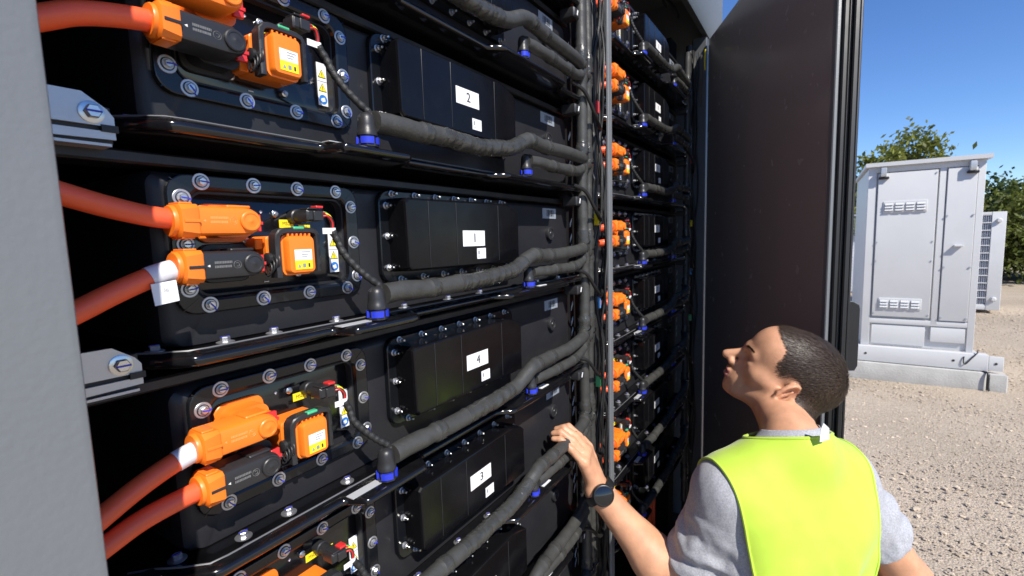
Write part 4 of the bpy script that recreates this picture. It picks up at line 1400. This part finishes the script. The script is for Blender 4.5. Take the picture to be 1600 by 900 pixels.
def boundary_loops(bm):
    ed = [e for e in bm.edges if len(e.link_faces) == 1]
    nb = {}
    for e in ed:
        a, b = e.verts
        nb.setdefault(a, []).append(b)
        nb.setdefault(b, []).append(a)
    seen, out = set(), []
    for v0 in nb:
        if v0 in seen:
            continue
        loop, v, prev = [], v0, None
        while v is not None and v not in seen:
            seen.add(v)
            loop.append(tuple(v.co))
            nx = [q for q in nb[v] if q is not prev and q not in seen]
            prev, v = v, (nx[0] if nx else None)
        if len(loop) > 25:
            out.append(np.array(loop))
    return out
def mk(name, V, Q, mt, cuts=(), thick=0.0):
    me = bpy.data.meshes.new(name)
    me.from_pydata(V.tolist(), [], Q.tolist())
    bm = bmesh.new()
    bm.from_mesh(me)
    for co_, no in cuts:
        bmesh.ops.bisect_plane(bm, geom=bm.verts[:] + bm.edges[:] + bm.faces[:], plane_co=co_, plane_no=no, clear_outer=True, dist=1e-5)
    bmesh.ops.recalc_face_normals(bm, faces=bm.faces)
    LOOPS[name] = boundary_loops(bm)
    if thick:
        bmesh.ops.solidify(bm, geom=bm.faces[:], thickness=thick)
    bm.to_mesh(me)
    bm.free()
    me.polygons.foreach_set('use_smooth', [True] * len(me.polygons))
    me.materials.append(MATS[mt])
    return me

mat('skin', (0.57, 0.295, 0.172), 0.44, var=0.17, vscale=38, bump=0.25, bscale=420, sss=0.12, sssr=(.012, .004, .002), spec=.4)
mat('lip', (0.50, 0.20, 0.16), 0.4, sss=0.1)
mat('hair', (0.055, 0.036, 0.024), 0.45, spec=.4, island=.22)
mat('hair_root', (0.045, 0.030, 0.020), 0.75, var=.3, vscale=300)
mat('eye_shaded', (0.30, 0.24, 0.20), 0.3)  # white of the eye darkened, socket shade painted into its colour
mat('heather', (0.36, 0.365, 0.39), 0.85, var=0.28, vscale=330, bump=0.5, bscale=500, sheen=.2)
mat('hivis', (0.45, 0.64, 0.045), 0.7, var=0.05, vscale=30, bump=0.6, bscale=900, sheen=.25)
mat('hivis_trim', (0.30, 0.50, 0.02), 0.7)
mat('denim', (0.035, 0.045, 0.075), 0.85, var=.2, vscale=90, bump=.4, bscale=400)
mat('boot', (0.03, 0.026, 0.022), 0.55)
mat('glass_black', (0.006, 0.006, 0.008), 0.06, coat=.5)
mat('watch_black', (0.014, 0.014, 0.015), 0.33)

# skeleton
shL, shR = vec(.9856, -.3673, 1.2862), vec(1.1780, -.5480, 1.2770)
elL, wrL = vec(.9909, -.2762, 1.0309), vec(.9305, -.1080, 1.2500)
elR, wrR = vec(1.2580, -.6880, 1.0450), vec(1.325, -.570, .870)
M0 = (shL + shR) / 2
tr = nrm((.702, -.710, -.046))
tf = nrm(vec(.71, .70, .10) - tr * (vec(.71, .70, .10) @ tr))
tu = np.cross(tr, tf)
TA = (tr, tf, tu)
hf = nrm((-.10, .83, .545))
hl = vec(-1, 0, 0)
hl = nrm(hl - hf * (hl @ hf))
hu = np.cross(hf, hl)
HA = (hf, hl, hu)
HO = vec(1.1400, -.4455, 1.462) - .074 * hl
def hp(f, l, u):
    return HO + .95 * (f * hf + l * hl + u * hu)
NB = M0 + .092 * tu - .012 * tf

def body_field():
    F_ = Field((.86, -.82, .67), (1.42, .0, 1.64), .0034)
    c, e = F_.cone, F_.ell
    # trunk core (under the clothes)
    e(M0 - .15 * tu, TA, (.150, .100, .23), .05)
    e(M0 - .38 * tu, TA, (.135, .095, .20), .05)
    c(shL, shR, .048, .048, .04)
    c(NB, shL, .045, .045, .03)
    c(NB, shR, .045, .045, .03)
    # neck
    c(NB - .03 * tu, hp(-.030, 0, -.035), .053, .048, .03)
    c(NB + .02 * tu + .03 * tf, hp(.008, 0, -.058), .042, .036, .02)
    for s_ in (-1, 1):                                      # sterno-mastoid
        c(hp(-.022, s_ * .058, -.035), NB + .045 * tf + .02 * tu - s_ * .012 * tr, .013, .011, .018)
    # head
    e(hp(-.014, 0, .042), HA, (.094, .073, .079), .02)
    e(hp(-.050, 0, .020), HA, (.057, .064, .057), .03)
    e(hp(.040, 0, .000), HA, (.057, .056, .080), .03)
    e(hp(.050, 0, .056), HA, (.042, .056, .042), .03)
    for s_ in (-1, 1):
        c(hp(.000, s_ * .050, -.038), hp(.058, s_ * .024, -.082), .017, .014, .026)
        c(hp(.050, s_ * .050, -.014), hp(.020, s_ * .062, -.012), .017, .010, .022)
        c(hp(.080, s_ * .042, .020), hp(.0945, s_ * .010, .0215), .0095, .0115, .012)
        e(hp(.1000, s_ * .033, .000), HA, (.021, .019, .0130), .012, sub=True)
    e(hp(.076, 0, -.088), HA, (.016, .020, .015), .020)
    e(hp(.076, 0, -.055), HA, (.024, .032, .026), .02)
    c(hp(.093, 0, .012), hp(.1270, 0, -.024), .0080, .0105, .009)
    c(hp(.109, .011, -.030), hp(.109, -.011, -.030), .0085, .0085, .008)
    e(hp(.1015, 0, -.0515), HA, (.0085, .021, .0052), .006)
    e(hp(.0985, 0, -.0640), HA, (.0095, .019, .0058), .006)
    e(hp(.109, 0, -.0575), HA, (.010, .024, .0022), .002, sub=True)
    for s_ in (-1, 1):                                      # eyelids and ears
        c(hp(.0775, s_ * .041, -.001), hp(.0795, s_ * .024, -.001), .0092, .0092, .006)
        ea = nrm(hu * .94 - hf * .30)
        eb = nrm(hl * s_ * .80 - hf * .55)
        ec = np.cross(ea, eb)
        o_ = hp(-.010, s_ * .079, -.004)
        e(o_, (ec, eb, ea), (.0175, .0070, .0310), .005)
        e(o_ + eb * .0065 * 1 + ec * .0 - ea * .001, (ec, eb, ea), (.0115, .0062, .0225), .004, sub=True)
        th = np.linspace(-.4, 4.3, 12)
        pts = [o_ + eb * .003 + ec * (.0165 * math.cos(t)) * (1 if ec @ hf < 0 else -1) * 1.0 + ea * (.029 * math.sin(t)) for t in th]
        for a_, b_ in zip(pts[:-1], pts[1:]):
            c(a_, b_, .0036, .0036, .003)
        e(o_ - ea * .026 + eb * .001, (ec, eb, ea), (.0095, .0050, .0095), .005)
        e(o_ + nrm(hf) * .012 - ea * .004 + eb * .000, (ec, eb, ea), (.004, .005, .0065), .004)
        # inner ridge
        c(o_ + eb * .003 - ea * .012, o_ + eb * .004 + ea * .012 - hf * .003, .0030, .0030, .003)
    # left arm, reaching for the hose
    c(shL, elL, .050, .041, .03)
    ax_ = wrL - elL
    c(elL, elL + ax_ * .32, .0440, .0465, .025)
    c(elL + ax_ * .30, wrL, .0455, .0265, .025)
    side = nrm(np.cross(ax_, vec(0, -.6, .8)))
    c(elL + ax_ * .05 + side * .012, elL + ax_ * .5 + side * .006, .032, .026, .03)
    c(wrL - nrm(ax_) * .02 + side * .010, wrL + side * .012, .0215, .0200, .015)
    c(wrL - nrm(ax_) * .02 - side * .010, wrL - side * .012, .0215, .0200, .015)
    def hand(wr, mcp, pip, dip, tip, thumb):
        for i in range(4):
            rr_ = (.0098, .0102, .0096, .0086)[i]
            c(wr, mcp[i], .0165, .0125, .010)
            c(mcp[i], pip[i], rr_ * 1.06, rr_ * .96, .0035)
            c(pip[i], dip[i], rr_ * .96, rr_ * .86, .003)
            c(dip[i], tip[i], rr_ * .86, rr_ * .72, .003)
            e(mcp[i] + nrm(mcp[i] - wr) * .0 + vec(0, -.004, .002), np.eye(3), (.0095, .0095, .0095), .006)
        c((mcp[0] + mcp[1]) / 2, (mcp[1] + mcp[2]) / 2, .011, .011, .008)
        for a_, b_, r1, r2, k_ in zip(thumb[:-1], thumb[1:], (.0165, .0118, .0105), (.0125, .0105, .0085), (.012, .004, .003)):
            c(a_, b_, r1, r2, k_)
    mcp = [vec(.9400, -.0830, 1.3270), vec(.9235, -.0860, 1.3320), vec(.9070, -.0895, 1.3285), vec(.8925, -.0945, 1.3205)]
    pip = [vec(.9350, -.0655, 1.3570), vec(.9155, -.0665, 1.3640), vec(.8970, -.0690, 1.3610), vec(.8805, -.0735, 1.3500)]
    dip = [vec(.9310, -.0430, 1.3760), vec(.9105, -.0420, 1.3800), vec(.8915, -.0440, 1.3785), vec(.8750, -.0510, 1.3700)]
    tip = [vec(.9280, -.0260, 1.3720), vec(.9075, -.0245, 1.3750), vec(.8885, -.0265, 1.3730), vec(.8720, -.0350, 1.3690)]
    hand(wrL, mcp, pip, dip, tip, [vec(.9420, -.0990, 1.2780), vec(.9620, -.0840, 1.3000), vec(.9680, -.0740, 1.3220), vec(.9620, -.0640, 1.3400)])
    # right arm hanging, hand at the hip
    c(shR, elR, .050, .040, .03)
    ax_ = wrR - elR
    c(elR, elR + ax_ * .3, .040, .042, .025)
    c(elR + ax_ * .3, wrR, .041, .027, .025)
    return F_
def right_hand_pts():
    w = wrR
    d = nrm(vec(-.25, .45, -.85))
    s_ = nrm(np.cross(d, vec(1, .3, 0)))
    return w, d, s_
bf_ = body_field()
w_, d_, s__ = right_hand_pts()
c = bf_.cone
for i in range(4):
    o_ = s__ * (.026 - .017 * i)
    a_ = w_ + d_ * .075 + o_
    c(w_, a_, .0165, .0125, .010)
    L_ = (.040, .044, .041, .033)[i]
    b_ = a_ + d_ * L_ + vec(-.006, 0, 0)
    c(a_, b_, .0100, .0092, .003)
    b2 = b_ + d_ * L_ * .55 + vec(-.012, 0, .002)
    c(b_, b2, .0092, .0083, .003)
    c(b2, b2 + d_ * .014 + vec(-.012, 0, .004), .0083, .0070, .003)
t0 = w_ + s__ * .024 + d_ * .015
c(t0, t0 + s__ * .020 + d_ * .035, .016, .0115, .01)
c(t0 + s__ * .020 + d_ * .035, t0 + s__ * .022 + d_ * .068 + vec(-.01, 0, 0), .0115, .009, .004)
BV, BQ = bf_.mesh()
BV = smooth_v(BV, BQ, 1, .5)
person = thing('person', 'person in yellow vest and grey shirt looking up, left hand on a hose', 'person', (1.0, -.52, 0))
po = -Vector(person.location)
body_me = mk('body', BV, BQ, 'skin')
body_me.materials.append(MATS['lip'])
fc = BV[BQ].mean(1) - HO
fl = np.stack([fc @ hf, fc @ hl, fc @ hu], 1)
lipm = (((fl[:, 0] > .088) & (np.abs(fl[:, 1]) < .021) & (np.abs(fl[:, 2] + .0575) < .0105))).astype(np.int32)
if len(lipm) == len(body_me.polygons):
    body_me.polygons.foreach_set('material_index', lipm)
ob('body', body_me, person, po)
# eyes
for s_ in (-1, 1):
    ob('eye', MB().lathe(hp(.0755, s_ * .032, -.001) - hf * .0115, hf, [(.0005, 0), (.008, .0035), (.0115, .0115), (.009, .0185), (.0055, .0216)], 'eye_shaded', 16).lathe(hp(.0755, s_ * .032, -.001) + hf * .0096, hf, [(.0056, 0), (.003, .0012), (.0004, .0014)], 'hair', 12).mesh('eye'), person, po)

# hair: a close scalp layer and short strands
hfld = Field(HO - .16, HO + .16, .0034)
hfld.ell(hp(-.014, 0, .042), HA, (.094, .073, .079), .02, .0008)
hfld.ell(hp(-.050, 0, .020), HA, (.057, .064, .057), .03, .0008)
hfld.ell(hp(.050, 0, .056), HA, (.042, .056, .042), .03, .0008)
hfld.cone(NB - .03 * tu, hp(-.030, 0, -.035), .053, .048, .03, .0008)
G = hfld.grid()
gl = [((G[0] - HO[0]) * a[0] + (G[1] - HO[1]) * a[1] + (G[2] - HO[2]) * a[2]) for a in HA]
def hair_depth(f, u):
    fm = np.interp(u, [-.07, -.012, .010, .025, .042, .058, .070, .085, .100, .115], [.020, .022, .030, .040, .041, .034, .036, .054, .076, .082])
    ul = np.interp(f, [-.14, -.075, -.05, -.034, -.028, -.022, .000, .012, .016, .05, .09], [-.062, -.060, -.042, -.018, .015, .030, .030, .012, -.008, -.012, -.012])
    return np.minimum(fm - f, u - ul)
hdg = hair_depth(gl[0], gl[2]) + .0025 * np.sin(gl[2] * 310 + 9 * gl[1])
hfld.D = np.maximum(hfld.D, np.clip(-hdg * .8, -1, 1)).astype(np.float32)
full = hfld.D.copy()
hfld.D = np.maximum(hfld.D + .0006, np.clip((.013 - hdg) * .8, -1, 1)).astype(np.float32)
CV, CQ = hfld.mesh()
hair = ob('hair', mk('hair', smooth_v(CV, CQ, 1), CQ, 'hair_root'), person, po)
hfld.D = full
HV, HQ = hfld.mesh()
HVs = smooth_v(HV, HQ, 1)
rs = np.random.RandomState(11)
HN = normals(HVs, HQ)
sel = rs.randint(0, len(HQ), 70000)
w4 = rs.dirichlet((1, 1, 1, 1), len(sel))
R_pt = (HVs[HQ[sel]] * w4[:, :, None]).sum(1)
R_n = (HN[HQ[sel]] * w4[:, :, None]).sum(1)
loc_ = R_pt - HO
lf, ll, lu = loc_ @ hf, loc_ @ hl, loc_ @ hu
keep = (hair_depth(lf, lu) > -.003) & (np.linalg.norm(R_n, axis=1) > .5)
outn = nrm(np.array([0, 0, 1]))
cen = hp(-.014, 0, .03)
keep &= ((R_pt - cen) * R_n).sum(1) > .03
hd = hair_depth(lf, lu)
keep &= rs.rand(len(hd)) < np.clip(.12 + hd / .016, 0, 1)
R_pt, R_n, lu, lf, hd = R_pt[keep], R_n[keep], lu[keep], lf[keep], hd[keep]
fade = np.clip((lu + .05) / .11, .25, 1) * np.clip(.45 + hd / .03, .4, 1)
crown = hp(-.095, .01, .085)
fl_ = R_pt - crown
fl_ /= np.linalg.norm(fl_, axis=1)[:, None] + 1e-6
fl_ = fl_ - R_n * (fl_ * R_n).sum(1)[:, None]
dirv = R_n * .24 + fl_ * 1.0 + rs.randn(len(R_pt), 3) * .07
dirv /= np.linalg.norm(dirv, axis=1)[:, None]
ln = (.0135 * fade * rs.uniform(.7, 1.25, len(R_pt)))[:, None]
wd = np.cross(dirv, R_n + rs.randn(len(R_pt), 3) * .12)
wd /= np.linalg.norm(wd, axis=1)[:, None]
wd *= .00042
mid = R_pt + dirv * ln * .55
end = R_pt + dirv * ln + (fl_ * .25 - R_n * .16) * ln * .5
SV = np.stack([R_pt - wd - R_n * .001, R_pt + wd - R_n * .001, mid + wd * .9, mid - wd * .9, end], 1).reshape(-1, 3)
n = len(R_pt)
SF = [f_ for i in range(n) for f_ in ((5 * i, 5 * i + 1, 5 * i + 2, 5 * i + 3), (5 * i + 3, 5 * i + 2, 5 * i + 4))]
# eyebrows
bv, bfc = [], []
for s_ in (-1, 1):
    for i in range(420):
        t = rs.rand()
        p = hp(.0960 - .016 * t ** 2, s_ * (.012 + .034 * t), .0225 + .006 * math.sin(t * 2.2) + rs.uniform(-.0028, .0028) * (1.1 - t * .7)) + hf * .0085
        d = nrm(hl * s_ * .9 + hu * .35 - hf * .35 * t + rs.randn(3) * .2)
        w = nrm(np.cross(d, hf)) * .0004
        o_ = len(bv)
        bv += [p - w, p + w, p + d * .007]
        bfc.append((o_, o_ + 1, o_ + 2))
o_ = len(SV)
SV = np.concatenate([SV, np.array(bv)])
SF += [tuple(i + o_ for i in f_) for f_ in bfc]
me = bpy.data.meshes.new('strands')
me.from_pydata(SV.tolist(), [], SF)
me.materials.append(MATS['hair'])
so = ob('strands', me, hair)
so['kind'] = 'stuff'

# clothes
def fbm(V, sc, seed, anis=(1, 1, 1)):
    rs_ = np.random.RandomState(seed)
    out = np.zeros(len(V))
    for o_ in range(10):
        k = rs_.randn(3) * np.array(anis) * sc * (1 + .35 * o_)
        out += np.sin(V @ k + rs_.uniform(0, 6.28)) / (1 + .35 * o_)
    return out / 4
def torso(F_, infl, k=.05):
    F_.ell(M0 - .15 * tu - .005 * tf, TA, (.158, .110, .23), k, infl)
    F_.ell(M0 - .38 * tu, TA, (.146, .104, .22), k, infl)
    F_.ell(M0 - .52 * tu, TA, (.158, .112, .16), k, infl)
    F_.cone(shL, shR, .050, .050, k, infl)
    F_.cone(NB - .005 * tu, shL, .043, .046, .03, infl)
    F_.cone(NB - .005 * tu, shR, .043, .046, .03, infl)
    F_.cone(NB - .03 * tu, hp(-.030, 0, -.035), .054, .048, .03, infl * .5)
    for s_ in (-1, 1):
        F_.ell(M0 - .10 * tu - .060 * tf + s_ * .075 * tr, TA, (.070, .045, .10), .04, infl)
tf_ = Field((.86, -.88, .62), (1.44, -.12, 1.52), .0052)
torso(tf_, .008)
hemL = shL + (elL - shL) * .70
hemR = shR + (elR - shR) * .60
dirL, dirR = nrm(elL - shL), nrm(elR - shR)
tf_.cone(shL, hemL + dirL * .05, .057, .060, .035, .004)
tf_.cone(shR, hemR + dirR * .05, .057, .060, .035, .004)
TV, TQ = tf_.mesh()
TV = smooth_v(TV, TQ, 2)
TN = normals(TV, TQ)
def sleeve_wr(V, sh, d, seed):
    t = (V - sh) @ d
    w = np.clip((t - .03) / .06, 0, 1) * np.clip(1.4 - np.linalg.norm(V - sh - np.outer(t, d), axis=1) / .10, 0, 1)
    k = nrm(np.cross(d, vec(.3, .5, .8)))
    return w * (.0050 * np.sin(t * 110 + (V @ k) * 60 + 2.2 * fbm(V, 24, seed)) + .0045 * fbm(V, 50, seed + 1) + .0022 * fbm(V, 110, seed + 2))
TV = TV + TN * (.0028 * fbm(TV, 26, 3) + sleeve_wr(TV, shL, dirL, 5) + sleeve_wr(TV, shR, dirR, 9))[:, None]
neck_no = nrm(tu * .90 + tf * .42)
ts_ = ob('tshirt', mk('tshirt', TV, TQ, 'heather', [(hemL, dirL), (hemR, dirR), (NB + .036 * tu, neck_no), (M0 - .56 * tu, -tu)], .0016), person, po)
vf = Field((.86, -.84, .62), (1.44, -.18, 1.52), .0052)
torso(vf, .019, .055)
VV, VQ = vf.mesh()
VV = smooth_v(VV, VQ, 3)
VN = normals(VV, VQ)
lv = VV - M0
lr, lfw, lup = lv @ tr, lv @ tf, lv @ tu
down = np.clip(-lup / .45, 0, 1)
fold = .014 * down * np.sin(lr * 34 + 2.6 * fbm(VV, 7, 2) + lup * 7) + .007 * np.sin(lr * 26 - lup * 30 + 2.0 * fbm(VV, 9, 12)) * np.clip(-lup / .12, 0, 1) * np.clip((lup + .5) / .2, 0, 1) + .0055 * fbm(VV, 15, 4, (1, 1, .30)) + .0060 * np.clip(1 - np.abs(lup + .02) / .12, 0, 1) * fbm(VV, 14, 8)
for c0_, sl_, am_ in ((-.09, .25, .008), (-.02, -.12, .010), (.05, .10, .011), (.11, -.25, .008)):
    x_ = lr - c0_ - sl_ * lup - .010 * np.sin(lup * 23 + c0_ * 60)
    fold += am_ * np.exp(-(x_ / .011) ** 2) * np.clip((-lup - .06) / .14, 0, 1)
VV = VV + VN * fold[:, None] - np.outer(.012 * down * (lfw < 0), tf)
cutL = shL - tr * .000 + dirL * .0
vest = mk('vest', VV, VQ, 'hivis', [(shL - tr * .026, nrm(-tr - .16 * tu)), (shR + tr * .006, nrm(tr - .14 * tu)), (NB + .021 * tu, neck_no), (M0 - .60 * tu, -tu)], .0022)
vo_ = ob('vest', vest, person, po)
def binding(nm, mt, rad):
    m = MB()
    for lp in LOOPS[nm]:
        lp = np.concatenate([lp, lp[:1]])
        for _ in range(3):
            lp[1:-1] = (lp[:-2] + lp[1:-1] * 2 + lp[2:]) / 4
        lp = lp[::2] if len(lp) % 2 else np.concatenate([lp[::2], lp[-1:]])
        m.tube(lp, rad, mt, 6, cap=False)
    return m.mesh(nm + '_binding')
ob('binding', binding('vest', 'hivis', .0030), vo_)
# pale label standing up at the nape
q = NB + .045 * tu - .066 * tf - .018 * tr
lab_me = MB().prism([q, q + tr * .020 + tu * .004, q + tr * .020 + tu * .024 + tf * .004, q + tr * .008 + tu * .034 + tf * .006, q + tr * .001 + tu * .022 + tf * .003], -tf * .001, 'paper')
ob('care_label', lab_me.mesh('care_label'), person, po)
# trousers and boots (below the picture, but there)
pv = Field((.80, -.95, .0), (1.50, -.10, .84), .009)
hc = M0 - .50 * tu
for s_ in (-1, 1):
    hj = vec(hc[0], hc[1], .77) + tr * .085 * s_
    kn = vec(hc[0], hc[1], .43) + tr * .125 * s_ + tf * .05
    an = vec(hc[0], hc[1], .07) + tr * .12 * s_ - tf * .01
    pv.cone(hj, kn, .085, .062, .03)
    pv.cone(kn, an, .062, .055, .03)
pv.ell(vec(hc[0], hc[1], .77), TA, (.165, .120, .11), .04)
PV, PQ = pv.mesh()
PV = smooth_v(PV, PQ, 2)
PV = PV + normals(PV, PQ) * (.005 * fbm(PV, 25, 6))[:, None]
ob('trousers', mk('trousers', PV, PQ, 'denim', [((0, 0, .83), (0, 0, 1)), ((0, 0, .06), (0, 0, -1))]), person, po)
for s_ in (-1, 1):
    an = vec(hc[0], hc[1], .07) + tr * .12 * s_ - tf * .01
    sf = Field(an - .25, an + .25, .007)
    sf.cone(vec(an[0], an[1], .10), vec(an[0], an[1], .05), .05, .045, .02)
    toe = an + tf * .17
    sf.cone(vec(an[0], an[1], .045) - tf * .03, vec(toe[0], toe[1], .035), .042, .040, .02)
    V_, Q_ = sf.mesh()
    ob('boot', mk('boot', V_, Q_, 'boot', [((0, 0, .002), (0, 0, -1))]), person, po)
# wristwatch on the left wrist
wax = nrm(wrL - elL)
wc = wrL - wax * .008
wn_ = np.array(EYE) - wc
wn_ = nrm(wn_ - wax * (wn_ @ wax) + vec(-.25, -.1, .25))
wn_ = nrm(wn_ - wax * (wn_ @ wax))
ws = np.cross(wax, wn_)
th = np.linspace(0, 2 * math.pi, 40, endpoint=False)
rings = []
for t in np.append(th, th[0]):
    ctr = wc + .0345 * math.cos(t) * ws + .0300 * math.sin(t) * wn_
    o_ = nrm(math.cos(t) * ws + math.sin(t) * wn_)
    rings.append([ctr + wax * .0105 + o_ * .0005, ctr + wax * .0095 + o_ * .0028, ctr - wax * .0095 + o_ * .0028, ctr - wax * .0105 + o_ * .0005, ctr - wax * .009 - o_ * .003, ctr + wax * .009 - o_ * .003])
watch = ob('wristwatch', MB().loft(rings, 'watch_black').mesh('wristwatch'), person, po)
watch['label'] = 'round black wristwatch'
cc = wc + wn_ * .0300
ob('case', MB().lathe(cc, wn_, [(.0205, -.002), (.0232, .0015), (.0232, .0075), (.0218, .0098), (.0200, .0104), (.0192, .0096)], 'watch_black', 40).lathe(cc + ws * .0225 + wn_ * .0045, ws, [(.003, 0), (.003, .003), (.0024, .0036)], 'watch_black', 10).mesh('case'), watch)
m = MB().lathe(cc + wn_ * .0088, wn_, [(.0193, 0), (.0193, .0006), (.0185, .0010)], 'glass_black', 36)
ob('dial', m.mesh('dial'), watch)
